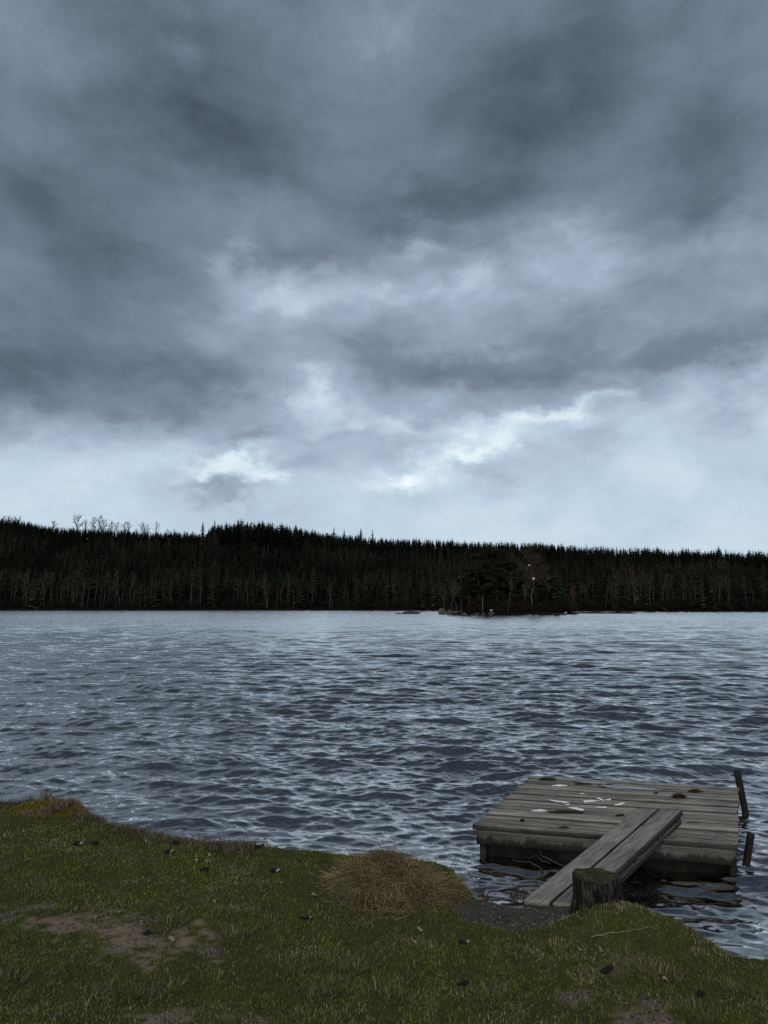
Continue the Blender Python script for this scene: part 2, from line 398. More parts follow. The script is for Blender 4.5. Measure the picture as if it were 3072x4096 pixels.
SOIL = []                                          # worn patches: centre + reach measured in the photograph
for (cx, cy, hx, hy, k) in [(400, 3708, 270, 42, 1), (600, 3770, 170, 55, 1), (200, 3625, 70, 26, .9), (40, 3655, 60, 22, .6), (620, 3690, 60, 25, .7), (690, 4075, 160, 40, .9), (840, 3810, 40, 25, .7),
                            (2300, 3990, 60, 28, .7), (2550, 4070, 70, 40, .75), (2640, 4045, 50, 45, .7), (2480, 3870, 110, 30, .35), (1020, 4090, 120, 30, .5)]:
    c = on_ground(cx, cy); e1 = on_ground(cx + hx, cy); e2 = on_ground(cx, cy - hy); e3 = on_ground(cx, cy + hy) if cy + hy < 4090 else None
    SOIL.append((c[0], c[1], abs(e1[0] - c[0]), abs(e2[1] - c[1]), k))
def soil_mask(x, y):
    m = np.zeros_like(np.asarray(x, float))
    nz = fbm(np.asarray(x) * 5, np.asarray(y) * 5, 31, 6, .72) - .5
    for (cx, cy, hx, hy, k) in SOIL:
        d = np.sqrt(((x - cx) / hx) ** 2 + ((y - cy) / hy) ** 2) + 2.2 * nz + 3.4 * (fbm(np.asarray(x) * 13, np.asarray(y) * 19, 33, 4, .65) - .5)
        m = np.maximum(m, k * (1 - sstep(.45, 1.25, d)))
    return m

def axis(lo, a, b, hi, fine, coarse):
    return np.unique(np.round(np.concatenate([np.linspace(lo, a, max(2, int((a - lo) / coarse))), np.arange(a, b, fine), np.linspace(b, hi, max(2, int((hi - b) / coarse)))]), 4))
gx = axis(-40, -5.2, 4.2, 40, .025, .8); gy = axis(-25, 2.1, 7.8, 14, .025, .8)
GX, GY = np.meshgrid(gx, gy); GZ = bank_z(GX, GY)
nx, ny = len(gx), len(gy)
i = (np.arange(ny - 1)[:, None] * nx + np.arange(nx - 1)[None]).ravel()
gq = np.stack([i, i + 1, i + nx + 1, i + nx], 1)
sm = soil_mask(GX, GY)[..., None]; pm = path_mask(GX, GY)[..., None]
n1 = fbm(GX * 4, GY * 4, 41)[..., None]; n2 = fbm(GX * 30, GY * 30, 43, 3)[..., None]; s_ = edge_s(GX, GY)[..., None]
gcol = np.array([.045, .048, .014]) * (.6 + .8 * n2) + 0 * n1
gcol = gcol * (1 - sm) + sm * (np.array([.175, .140, .102]) * (.55 + .5 * n1 + .45 * n2))
gcol = gcol * (1 - pm) + pm * (np.array([.062, .056, .053]) * (.5 + .5 * n1 + .5 * n2))
gcol = np.where(s_ < -.02, np.array([.022, .018, .014]) * (.6 + .8 * n2), gcol)
structure('ground', mesh_np('ground', np.stack([GX, GY, GZ], -1).reshape(-1, 3), gq, None, M_GROUND, gcol.reshape(-1, 3), smooth=True))

# ------------------------------------------------------------------ far shore terrain
DP = 3072 / 1659
def shore_Y(x):                    # depth of the far waterline (m)
    return np.interp(x, [-400, -200, -80, 0, 60, 130, 200, 400], [322, 322, 318, 306, 268, 246, 238, 235]) + 5 * (fbm(np.asarray(x) * .03, np.asarray(x) * 0 + 3, 51) - .5)
RIDGE_PX = np.array([(-600, 1112), (-60, 1113), (0, 1116), (50, 1124), (110, 1134), (200, 1139), (330, 1146), (440, 1150), (450, 1132), (500, 1125), (575, 1123), (620, 1133), (690, 1144), (740, 1153), (800, 1158),
                     (900, 1161), (1000, 1165), (1150, 1169), (1300, 1178), (1500, 1186), (1659, 1192), (2300, 1225)], float)
RIDGE_T = np.stack([(RIDGE_PX[:, 0] * DP / 4 - 384) / F / cos(PITCH) * .985, (605 - RIDGE_PX[:, 1] * DP / 4) / F], 1)   # x/y, z/y of the tree-top line
def ridge_Y(u): return np.interp(u, [-.9, -.3, 0, .3, .9], [500, 490, 470, 410, 380])
def ridge_tree(u): return np.where(u < -.232, 7.5, np.where(u < -.125, 19.0, 12.0))
def ridge_z(u): return np.interp(u, RIDGE_T[:, 0], RIDGE_T[:, 1]) * ridge_Y(u) + EYE - ridge_tree(u)
def hill_z(x, Y):
    x = np.asarray(x, float); Y = np.asarray(Y, float); u = x / Y
    y0 = shore_Y(x); yr = ridge_Y(u)
    s = (Y - y0) / (yr - y0)
    z = .35 + ridge_z(u) * np.clip(s, 0, 1) ** .92 - 16 * np.clip(s - 1, 0, 3) + 1.2 * (fbm(x * .05, Y * .05, 61) - .5) * np.clip(s * 4, 0, 1)
    return np.where(s < 0, -1.5 + np.clip(1 + s * 40, 0, 1) * 1.85, z)
hx = np.linspace(-520, 520, 261); hs = np.concatenate([np.linspace(-.06, 1.0, 46), np.linspace(1.05, 2.2, 8)])
HX, HS = np.meshgrid(hx, hs); Y0 = shore_Y(HX); HY = Y0 + HS * (470 - Y0); HZ = hill_z(HX, HY)
i = (np.arange(len(hs) - 1)[:, None] * len(hx) + np.arange(len(hx) - 1)[None]).ravel()
hcol = np.array([.006, .005, .004]) * (.5 + fbm(HX * .3, HY * .3, 65))[..., None]
structure('hill', mesh_np('hill', np.stack([HX, HY, HZ], -1).reshape(-1, 3), np.stack([i, i + 1, i + len(hx) + 1, i + len(hx)], 1), None, M_HILL, hcol.reshape(-1, 3), smooth=True))
lb = MB(); lb.add([(-900, 2, -1.4), (900, 2, -1.4), (900, 900, -1.4), (-900, 900, -1.4)], [(0, 1, 2, 3)], None, (.02, .017, .014))
structure('lake_bed', lb.mesh('lake_bed', M_HILL))

# ------------------------------------------------------------------ lake surface
def water_mesh():
    r = [3.0]
    while r[-1] < 345:
        d = r[-1]; r.append(d + max(.016, .016 * (d / 11.) ** 1.55))
    r = np.array(r); dr = np.gradient(r)
    th = np.unique(np.concatenate([np.linspace(-1.25, -.60, 60), np.arange(-.60, .60, .0019), np.linspace(.60, 1.25, 60)]))
    R, T = np.meshgrid(r, th, indexing='ij'); DR = np.repeat(dr[:, None], len(th), 1).astype(np.float32)
    X0 = (R * np.sin(T)).astype(np.float32); Y0 = (R * np.cos(T)).astype(np.float32)
    X = X0.copy(); Y = Y0.copy(); Z = np.zeros_like(X)
    wr = np.random.default_rng(23)
    N = 130; lam = np.exp(np.linspace(math.log(.07), math.log(2.0), N)) * wr.uniform(.93, 1.07, N)
    main = radians(-98)
    # sheltered water is calmer close to the bank
    calm = (.75 + .25 * sstep(.0, 2.2, -edge_s(X0, Y0))).astype(np.float32)
    lee = (1 - .6 * np.exp(-((X0 - 1.9) / 1.0) ** 2 - ((Y0 - 5.5) / .75) ** 2)).astype(np.float32)     # lee of the deck
    gustm = (.80 + .45 * fbm(X0 * .22, Y0 * .11, 71, 3)).astype(np.float32)
    for l in lam:
        k = 2 * pi / l
        ang = main + wr.normal(0, .28 if l < .35 else .21)
        sl = .042 if l < .25 else .040 * (1 - .62 * min(1, (l - .22) / 1.8))
        a = sl / k * wr.uniform(.5, 1.5)
        dxk, dyk = cos(ang), sin(ang); ph = wr.uniform(0, 2 * pi)
        fade = np.clip(1.6 - DR * 4.2 / l, 0, 1); hi = int((fade[:, 0] > 0).sum())
        if hi < 2: continue
        sl_ = slice(0, hi)
        arg = k * (dxk * X0[sl_] + dyk * Y0[sl_]) + ph
        # short waves ride on slowly varying groups
        grp = 1 + .5 * np.sin(k * .13 * (dxk * X0[sl_] * 1.3 - dyk * Y0[sl_] * .6) + ph * 3)
        A = a * fade[sl_] * grp * gustm[sl_] * calm[sl_] * (lee[sl_] if l > .28 else 1)
        Z[sl_] += A * (np.cos(arg) + (.24 * np.sin(2 * arg) if l > .22 else 0)); q = .5
        X[sl_] -= q * A * dxk * np.sin(arg); Y[sl_] -= q * A * dyk * np.sin(arg)
    V = np.stack([X, Y, Z], -1).reshape(-1, 3); nr, nc = R.shape
    i = (np.arange(nr - 1)[:, None] * nc + np.arange(nc - 1)[None]).ravel()
    return mesh_np('lake_water', V, np.stack([i, i + nc, i + nc + 1, i + 1], 1), None, M_WATER, smooth=True)
structure('lake_water', water_mesh())

# ------------------------------------------------------------------ tree makers
def spruce_arrays(seed, tiers=13, per=7, slim=.2, c=(.013, .0185, .0115)):
    r = np.random.default_rng(seed); m = MB()
    m.tube([(0, 0, 0), (0, 0, .5), (0, 0, .98)], [.014, .009, .002], 4, (.03, .024, .02), cap=False)
    for k in range(tiers):
        f = k / (tiers - 1); z = .08 + .90 * f
        R = slim * (1 - f) ** .72 * r.uniform(.75, 1.15) + .010
        for j in range(per):
            a = (j + r.uniform(-.4, .4)) * 2 * pi / per + k * .7
            L = R * r.uniform(.6, 1.2); dz = -L * r.uniform(.15, .5); w = L * r.uniform(.26, .42)
            d = np.array([cos(a), sin(a), 0]); p = np.array([-sin(a), cos(a), 0]); zz = z + r.uniform(-.02, .02)
            base = np.array([0, 0, zz + .025]); mid = d * L * .55 + np.array([0, 0, zz + dz * .4]); tip = d * L + np.array([0, 0, zz + dz])
            m.add([base, mid - p * w + (0, 0, -.012), tip, mid + p * w + (0, 0, -.012)], [(0, 1, 2, 3)], None, np.array(c) * r.uniform(.6, 1.35))
    return m
def bare_arrays(seed, H=1.0, spread=.28, start=.35, nb=16, twigs=9, trunk_r=.012, tw=.0035, c=(.05, .042, .036), trunk=True, lean=.03, ttw=1.0):
    """bare deciduous tree: returns (trunk MB, crown MB)"""
    r = np.random.default_rng(seed); mt, mc = MB(), MB()
    n = 9; zs = np.linspace(0, 1, n)
    px = np.cumsum(r.normal(0, lean / 3, n)) + r.normal(0, lean) * zs; py = np.cumsum(r.normal(0, lean / 3, n)); px -= px[0]; py -= py[0]
    P = np.stack([px, py, zs * H * .97], 1); mt.tube(P, trunk_r * (1 - .86 * zs), 5, cap=True)
    for k in range(nb):
        f = start + (1 - start) * (k + r.uniform(0, 1)) / nb * .97
        b0 = np.array([np.interp(f, zs, P[:, 0]), np.interp(f, zs, P[:, 1]), f * H * .97])
        a = r.uniform(0, 2 * pi); L = spread * (1.1 - (f - start) / (1 - start) * .65) * r.uniform(.6, 1.15)
        up = r.uniform(.55, 1.25)
        d = np.array([cos(a), sin(a), up]); d /= np.linalg.norm(d)
        pts = [b0]; 
        for q in range(4):
            d = d + r.normal(0, .16, 3) + np.array([0, 0, .05]); d /= np.linalg.norm(d); pts.append(pts[-1] + d * L / 4)
        pts = np.array(pts); mc.tube(pts, trunk_r * .45 * np.linspace(1, .2, 5), 3, c, cap=False)
        for q in range(twigs):
            g = r.uniform(.25, 1); i0 = min(3, int(g * 4)); p0 = pts[i0] + (pts[i0 + 1] - pts[i0]) * (g * 4 - i0)
            td = d + r.normal(0, .6, 3) + np.array([0, 0, .2]); td /= np.linalg.norm(td); l = L * r.uniform(.25, .6)
            sd = np.cross(td, r.normal(0, 1, 3)); sd /= np.linalg.norm(sd)
            p1 = p0 + td * l * .5 + r.normal(0, .05, 3) * l; p2 = p0 + td * l + r.normal(0, .12, 3) * l
            w = tw * ttw
            cc = np.array(c) * r.uniform(.7, 1.3)
            mc.add([p0 - sd * w, p0 + sd * w, p1 + sd * w * .8, p1 - sd * w * .8, p2], [(0, 1, 2, 3)], [(3, 2, 4)], cc)
            for e in range(2):
                td2 = td + r.normal(0, .6, 3); td2 /= np.linalg.norm(td2); q0 = p0 + (p1 - p0) * r.uniform(.3, 1); q1 = q0 + td2 * l * r.uniform(.3, .6)
                sd2 = np.cross(td2, r.normal(0, 1, 3)); sd2 /= np.linalg.norm(sd2)
                mc.add([q0 - sd2 * w * .7, q0 + sd2 * w * .7, q1], None, [(0, 1, 2)], cc)
    return mt, mc
def scatter(tmpls, X, Y, Z, Hs, Wd, tint, pick):
    """copies template arrays (unit height) into one merged set of arrays"""
    vs, qs, ts, cs, nn = [], [], [], [], 0
    for k, tm in enumerate(tmpls):
        v, q, t, c, _ = tm; idx = np.nonzero(pick == k)[0]
        if not len(idx): continue
        a = rng.uniform(0, 2 * pi, len(idx)); ca, sa = np.cos(a)[:, None], np.sin(a)[:, None]
        h = Hs[idx][:, None]; w = Wd[idx][:, None]
        vx = X[idx][:, None] + (v[None, :, 0] * ca - v[None, :, 1] * sa) * w
        vy = Y[idx][:, None] + (v[None, :, 0] * sa + v[None, :, 1] * ca) * w
        vz = Z[idx][:, None] + v[None, :, 2] * h
        off = nn + np.arange(len(idx)) * len(v)
        vs.append(np.stack([vx, vy, vz], -1).reshape(-1, 3)); cs.append((c[None] * tint[idx][:, None, :]).reshape(-1, 3))
        if len(q): qs.append((q[None] + off[:, None, None]).reshape(-1, 4))
        if len(t): ts.append((t[None] + off[:, None, None]).reshape(-1, 3))
        nn += len(idx) * len(v)
    return np.concatenate(vs), np.concatenate(qs) if qs else None, np.concatenate(ts) if ts else None, np.concatenate(cs)

# ------------------------------------------------------------------ the wooded hillside (one mass)
SPR = [spruce_arrays(100 + k, 12, 6, .19 + .03 * (k % 3)).arrays() for k in range(6)]
BAREC = []
for k in range(5):
    a, c = bare_arrays(200 + k, 1, .2, .4, 11, 5, .010, .0055, (.028, .022, .018)); v, q, t_, cc, w = c.arrays()
    v2, q2, t2, c2, w2 = a.arrays()
    BAREC.append((np.vstack([v, v2]), np.vstack([q, q2 + len(v)]), np.vstack([t_, t2 + len(v)]), np.vstack([cc, np.broadcast_to((.022, .020, .018), v2.shape)]), None))
step = 3.6
cx, cy = np.meshgrid(np.arange(-330, 331, step), np.arange(236, 545, step))
X = (cx + rng.uniform(-.45, .45, cx.shape) * step).ravel(); Y = (cy + rng.uniform(-.45, .45, cx.shape) * step).ravel()
u = X / Y; s = (Y - shore_Y(X)) / (ridge_Y(u) - shore_Y(X))
ok = (s > .012) & (s < 1.12) & (np.abs(u) < .72); X, Y, u, s = X[ok], Y[ok], u[ok], s[ok]
Z = hill_z(X, Y)
patch = fbm(X * .03, Y * .03, 81)
bare_p = np.where(s < .10, .32, .05 + .55 * sstep(.52, .66, patch) * (s < .8))
isb = rng.uniform(0, 1, len(X)) < bare_p
Hs = np.where(s > .86, ridge_tree(u) * rng.uniform(.80, 1.0, len(X)), rng.uniform(4.5, 9.5, len(X)) * (1 + .5 * (patch - .5)))
Hs = np.where(s < .14, rng.uniform(7, 14, len(X)), Hs)
p2 = fbm(X * .055, Y * .055, 83, 4, .6)
tint = (.55 + .9 * rng.uniform(0, 1, (len(X), 1))) * np.ones((1, 3)) * (.4 + 2.6 * np.clip(p2 - .28, 0, 1) + .2 * (s < .15))[:, None]; tint[:, 0] *= rng.uniform(.8, 1.5, len(X))
tint[s > .8] *= .5
# close-set crest of the wood
ne = 1700; ue = rng.uniform(-.62, .62, ne); Ye = ridge_Y(ue) + rng.uniform(-9, 16, ne); Xe = ue * Ye
X, Y, u = np.append(X, Xe), np.append(Y, Ye), np.append(u, ue); Z = np.append(Z, hill_z(Xe, Ye)); Hs = np.append(Hs, ridge_tree(ue) * rng.uniform(.78, .98, ne) * (.80 + .42 * fbm(ue * 55, ue * 0 + .5, 85, 3))); isb = np.append(isb, np.zeros(ne, bool)); tint = np.vstack([tint, np.full((ne, 3), .5)])
a1 = ~isb
f1 = scatter(SPR, X[a1], Y[a1], Z[a1] - .2, Hs[a1], Hs[a1] * rng.uniform(.8, 1.25, a1.sum()), tint[a1], rng.integers(0, 6, a1.sum()))
stuff('forest', mesh_np('forest', f1[0], f1[1], f1[2], M_FAR, f1[3]), 'dark spruce forest covering the whole hillside beyond the lake', 'forest')
f2 = scatter(BAREC, X[isb], Y[isb], Z[isb] - .2, Hs[isb] * 1.05, Hs[isb] * 1.05, tint[isb], rng.integers(0, 5, isb.sum()))
stuff('bare_woodland', mesh_np('bare_woodland', f2[0], f2[1], f2[2], M_TWIG, f2[3]), 'leafless brown broadleaf trees mixed through the hillside forest', 'woodland')
# bushes along the far waterline
nb_ = 1800; bx = rng.uniform(-240, 200, nb_); by = shore_Y(bx) + rng.uniform(.2, 9, nb_); bz = hill_z(bx, by)
BUSH = []
for k in range(4):
    _, c = bare_arrays(300 + k, 1, .75, .05, 16, 5, .02, .013, (.015, .013, .010)); BUSH.append(c.arrays())
bh = rng.uniform(1.2, 3.6, nb_)
f3 = scatter(BUSH, bx, by, bz - .1, bh, bh * 1.1, np.ones((nb_, 3)) * rng.uniform(.6, 1.3, (nb_, 1)), rng.integers(0, 4, nb_))
stuff('undergrowth', mesh_np('undergrowth', f3[0], f3[1], f3[2], M_TWIG, f3[3]), 'low brown leafless bushes lining the far waterline', 'undergrowth')

def copy_tree(root, loc, rz, scale, tilt=0.0):
    r = root.copy(); COL.objects.link(r); r.location = loc; r.rotation_euler = (0, tilt, rz); r.scale = scale
    for ch in list(root.children):
        c = ch.copy(); COL.objects.link(c); c.parent = r
    return r
# skyline spruces
SPRM = []
for k in range(5):
    SPRM.append(spruce_arrays(500 + k, 17, 8, .15 + .018 * k).mesh('ridge_spruce', M_FAR))
us = np.linspace(-.60, .60, 285) + rng.uniform(-.002, .002, 285)
for k, uu in enumerate(us):
    yr = float(ridge_Y(uu)) - rng.uniform(0, 12); x = uu * yr
    if -.60 < uu < -.235 and rng.uniform() < .3: continue
    h = float(ridge_tree(uu)) * rng.uniform(.78, 1.05) * float(.80 + .42 * fbm(uu * 55, 0.5, 85, 3))
    o = link('ridge_spruce', SPRM[k % 5], None, (x, yr, float(hill_z(x, yr)) - .3), rng.uniform(0, 6.28)); o.scale = (h * rng.uniform(.85, 1.15),) * 2 + (h,)
    tag(o, 'dark pointed spruce rising into the sky along the far ridge', 'tree', 'spruces along the far ridge line')
def stand_out(px, top, name, me, lab, grp, hfac=1.0, minh=6):
    r = ray(px, top); Yr = float(ridge_Y(r[0] / r[1])) - 8; p = at_y(px, top, Yr); zb = float(hill_z(p[0], Yr)); h = max(minh, p[2] - zb) * hfac
    o = link(name, me, None, (p[0], Yr, zb), rng.uniform(0, 6.28)); o.scale = (h * .95, h * .95, h)
    return tag(o, lab, 'tree', grp)
for px, top in [(1377, 2115), (1443, 2112), (1490, 2114), (1336, 2105), (1183, 2095), (860, 2076), (812, 2082), (905, 2084)]:
    stand_out(px, top, 'tall_spruce', SPRM[int(px) % 5], 'taller spruce standing clear above its neighbours on the far ridge', 'taller spruces on the far ridge')
# bare trees on the left ridge
def bare_kind(name, seed, mtrunk, label, cat, grp=None, **kw):
    a, c = bare_arrays(seed, **kw); e = empty(name, (0, 0, -300))
    link('trunk', a.mesh('trunk', mtrunk), e); link('crown', c.mesh('crown', M_TWIG), e)
    return tag(e, label, cat, grp)
RB = [bare_kind('bare_tree', 600 + k, M_TRUNK, 'leafless tree with open branching crown against the sky on the left ridge', 'tree', 'leafless trees on the left ridge',
                spread=.36, start=.30, nb=20, twigs=9, trunk_r=.019, tw=.0050, c=(.016, .014, .012)) for k in range(4)]
used = set()
def put(protos, k, loc, h, wx=1.0, tilt=0.0):
    p = protos[k % len(protos)]
    if id(p) not in used:
        used.add(id(p)); p.location = loc; p.rotation_euler = (0, tilt, rng.uniform(0, 6.28)); p.scale = (h * wx, h * wx, h); return p
    return copy_tree(p, loc, rng.uniform(0, 6.28), (h * wx, h * wx, h), tilt)
for k, (px, top, wx) in enumerate([(310, 2052, 1), (342, 2072, .7), (372, 2064, .8), (397, 2056, 1), (418, 2068, .8), (448, 2078, .9), (470, 2084, .9), (497, 2084, .9), (512, 2080, .8), (572, 2084, 1), (590, 2096, .8), (630, 2080, .55),
                               (214, 2078, 1), (60, 2062, 1.2), (82, 2062, 1), (20, 2060, 1.2), (36, 2060, 1.1), (740, 2118, .8), (700, 2114, .9), (672, 2112, .9), (545, 2112, 1.0)]):
    r = ray(px, top); Yr = float(ridge_Y(r[0] / r[1])) - 4; p = at_y(px, top, Yr); zb = float(hill_z(p[0], Yr)); put(RB, k, (p[0], Yr, zb - .5), (p[2] - zb + .5) * .9, wx)
# birches on the far shore
BI = [bare_kind('shore_birch', 700 + k, M_BIRCH, 'slender pale-trunked leafless birch standing at the far waterline', 'tree', 'pale birches along the far shore',
                spread=.17, start=.48, nb=12, twigs=8, trunk_r=.011 + .001 * (k % 3), tw=.0048, c=(.040, .031, .027), lean=.05) for k in range(6)]
bpx = [(72, 430), (97, 440), (152, 440), (170, 425), (203, 470), (283, 400), (315, 430), (350, 540), (375, 470), (410, 450), (430, 520), (447, 440), (466, 400), (502, 470), (517, 430), (537, 460), (582, 440), (612, 520), (632, 440), (662, 430), (690, 470), (707, 410),
       (728, 420), (735, 470), (765, 520), (790, 430), (810, 480), (850, 500), (878, 520), (910, 480), (985, 460), (1040, 470), (1158, 420), (1217, 450), (1290, 470), (1335, 530), (1430, 470), (1497, 470), (1535, 530), (1595, 440), (1610, 470)]
blist = [(x * .663, 2000 + y * .663) for x, y in bpx]
blist += [(1000 + x * .6028, 2050 + y * .6028) for x, y in [(95, 420), (115, 450), (180, 480), (205, 440), (250, 490), (265, 400), (290, 500), (385, 480), (412, 470), (440, 480), (530, 450), (545, 460), (628, 500), (655, 510), (912, 480), (972, 520), (1045, 520), (1090, 520)]]
blist += [(2000 + x * .646, 2100 + y * .646) for x, y in [(405, 360), (445, 380), (505, 350), (528, 350), (575, 330), (650, 370), (690, 340), (715, 260), (770, 300), (800, 310), (828, 270), (860, 270), (890, 280), (925, 300), (945, 320), (1000, 300), (1022, 310), (1070, 310), (1100, 360), (1125, 300),
                                                        (1140, 330), (1160, 300), (1205, 340), (1345, 300), (1390, 300), (1410, 320), (1515, 310), (1560, 350), (1628, 310)]]
for k, (px, top) in enumerate(blist):
    r = ray(px, 2440); Y1 = float(shore_Y(r[0] / r[1] * 290)); x = r[0] / r[1] * Y1; Y1 = float(shore_Y(x)) + rng.uniform(.8, 6)
    p = at_y(px, top, Y1); zb = float(hill_z(p[0], Y1)); put(BI, k, (p[0], Y1, zb - .2), p[2] - zb + .2, 1.0, rng.normal(0, .03))

# ------------------------------------------------------------------ island
IX0, IX1, IYC = 8.0, 50.0, 182.0
def island_z(x, y):
    d = np.hypot((np.asarray(x) - 32) / 20.5, (np.asarray(y) - IYC) / 11.0) + .25 * (fbm(np.asarray(x) * .25, np.asarray(y) * .25, 91) - .5)
    return -.5 + 1.9 * (1 - sstep(.35, 1.05, d))
ix, iy = np.meshgrid(np.linspace(2, 62, 121), np.linspace(166, 198, 65)); iz = island_z(ix, iy)
i = (np.arange(64)[:, None] * 121 + np.arange(120)[None]).ravel()
ic = np.array([.010, .008, .006]) * (.5 + fbm(ix, iy, 95))[..., None]
structure('island', mesh_np('island', np.stack([ix, iy, iz], -1).reshape(-1, 3), np.stack([i, i + 1, i + 122, i + 121], 1), None, M_HILL, ic.reshape(-1, 3), smooth=True))
# islet spit on the right
def rock_mesh(name, seed, sx, sy, sz, rough=.35):
    r = np.random.default_rng(seed); bm = bmesh.new(); bmesh.ops.create_icosphere(bm, subdivisions=4, radius=1)
    pl = [(lambda d: d / np.linalg.norm(d))(r.normal(0, 1, 3)) for _ in range(11)]; ds = r.uniform(.62, .95, 11)
    for v in bm.verts:
        c = np.array(v.co)
        for nrm, dd in zip(pl, ds):
            e = c @ nrm - dd
            if e > 0: c = c - nrm * e * .9
        c = c * (1 + rough * .25 * (float(vnoise(c[0] * 3 + seed, c[1] * 3 + c[2] * 2.2, seed)) - .5))
        v.co = c * np.array([sx, sy, sz])
    me = bpy.data.meshes.new(name); bm.to_mesh(me); bm.free(); me.materials.append(M_ROCK)
    return me
def rock(px, py, wpx, hpx, seed, label, name='boulder', Y=None, zb=None):
    Yr = Y or 172.0; p = at_y(px, py, Yr); w = wpx / 4 / F * Yr / 2; h = hpx / 4 / F * Yr
    o = link(name, rock_mesh(name, seed, w, w * .8, h * .62), None, (p[0], Yr, h * .3), rng.uniform(-.3, .3)); return tag(o, label, 'boulder')
rock(1647, 2446, 84, 14, 1, 'long low reddish boulder lying at the island left tip', Y=176)
rock(1596, 2452, 30, 5, 2, 'thin flat rock awash beside the island left tip', Y=177)
rock(1765, 2440, 30, 29, 3, 'tall pointed pale boulder in the island boulder pile', Y=170)
rock(1779, 2448, 34, 17, 4, 'low rounded boulder between the two pale island boulders', Y=168.5)
rock(1800, 2444, 32, 19, 5, 'broad flat-topped pale boulder right of the boulder pile', Y=170)
rock(1935, 2452, 13, 7, 6, 'small round stone at the foot of the broken snag', Y=168)
rock(1965, 2450, 28, 12, 7, 'boulder with a gull standing on it at island shore', Y=168)
rock(1855, 2453, 24, 8, 8, 'dark low boulder at the island waterline beside boulder pile', Y=169)
rock(1908, 2453, 26, 7, 9, 'dark flat boulder left of the broken snag', Y=169)
rock(2230, 2455, 60, 4, 10, 'thin pale rock ledge at the island right tip', Y=170)
spit = MB()
for sx_, w_ in ((54, 5.5), (61, 5.0)):
    a = np.linspace(0, 2 * pi, 17)[:-1]; ring = np.stack([sx_ + np.cos(a) * w_ * (1 + .2 * np.sin(3 * a)), 186 + np.sin(a) * 2.4, np.full(16, -.3)], 1); top = ring * 1; top[:, 0] = sx_ + (ring[:, 0] - sx_) * .7; top[:, 1] = 186 + (ring[:, 1] - 186) * .6; top[:, 2] = .28
    spit.add(np.vstack([ring, top, [(sx_, 186, .42)]]), [(k, (k + 1) % 16, 16 + (k + 1) % 16, 16 + k) for k in range(16)], [(16 + k, 16 + (k + 1) % 16, 32) for k in range(16)], (.018, .014, .011))
structure('sandbar', spit.mesh('sandbar', M_HILL))

def pine(seed, H):
    r = np.random.default_rng(seed); a, c = MB(), MB(); n = 8; zs = np.linspace(0, 1, n)
    P = np.stack([np.cumsum(r.normal(0, .016, n)) * H, np.cumsum(r.normal(0, .016, n)) * H, zs * H * .93], 1); P[:, :2] -= P[0, :2]
    a.tube(P, .021 * H * (1 - .75 * zs), 7)
    for k in range(21):
        f = r.uniform(.25, 1.0); b0 = np.array([np.interp(f, zs, P[:, j]) for j in range(3)]); an = r.uniform(0, 2 * pi)
        L = H * (.31 - .2 * max(0, f - .5)) * r.uniform(.55, 1.1); e = b0 + np.array([cos(an) * L, sin(an) * L, L * r.uniform(.05, .35)])
        a.tube([b0, (b0 + e) / 2 + (0, 0, -.03 * L), e], [.006 * H, .004 * H, .002 * H], 4)
        for q in range(r.integers(2, 4)):
            cc = b0 + (e - b0) * r.uniform(.55, 1.1) + r.normal(0, .02 * H, 3); R = H * r.uniform(.075, .13)
            d = r.normal(0, 1, (190, 3)); d /= np.linalg.norm(d, axis=1)[:, None]; d *= r.uniform(.3, 1, (190, 1)) ** .5; d[:, 2] *= .42
            p = cc + d * R; ax = r.normal(0, 1, (190, 3)); ax /= np.linalg.norm(ax, axis=1)[:, None]; bx_ = np.cross(ax, r.normal(0, 1, (190, 3))); bx_ /= np.linalg.norm(bx_, axis=1)[:, None]
            s1 = R * .17; V = np.stack([p - ax * s1, p + bx_ * s1 * .5, p + ax * s1, p - bx_ * s1 * .5], 1).reshape(-1, 3)
            c.add(V, np.arange(760).reshape(-1, 4), None, np.array([.017, .019, .0105]) * r.uniform(.5, 1.3))
    return a, c
def island_tree(px, top, Y, kind, seed, label, name, lean=0.0, **kw):
    p = at_y(px, top, Y); zb = float(island_z(p[0], Y)); zb = max(zb, .1) - .1; h = p[2] - zb
    e = empty(name, (p[0], Y, zb))
    if kind == 'pine': a, c = pine(seed, h); ma, mc = M_TRUNK, M_FAR
    elif kind == 'spruce':
        sp = spruce_arrays(seed, 20, 9, .2, (.018, .025, .017)); c = sp; a = MB(); a.tube([(0, 0, 0), (0, 0, .9)], [.016, .003], 6); ma, mc = M_TRUNK, M_FAR
    else:
        args = dict(spread=.2, start=.45, nb=14, twigs=9, trunk_r=.011, tw=.0040, c=(.065, .05, .042), lean=.05); args.update(kw); a, c = bare_arrays(seed, **args); ma, mc = kw.get('bark') or M_BIRCH, M_TWIG
    o1 = link('trunk', a.mesh('trunk', ma, True), e); o2 = link('crown', c.mesh('crown', mc), e)
    if kind != 'pine': e.scale = (h, h, h)
    e.rotation_euler[1] = lean
    return tag(e, label, 'tree')
island_tree(1905, 2208, 181, 'pine', 11, 'tallest broad dark pine in the middle of the island', 'pine_tree')
island_tree(1960, 2190, 186, 'pine', 12, 'dark pine just left of the island big birch top', 'pine_tree')
island_tree(1850, 2280, 184, 'pine', 13, 'dark pine behind the leaning birches on the island left half', 'pine_tree')
island_tree(2020, 2235, 188, 'pine', 15, 'dark pine close beside the big spreading birch trunk', 'pine_tree')
island_tree(2180, 2300, 187, 'pine', 16, 'small dark pine between big birch and spruce on island', 'pine_tree')
island_tree(1878, 2300, 178, 'pine', 61, 'low bushy pine at the front of the island left of centre', 'pine_tree')
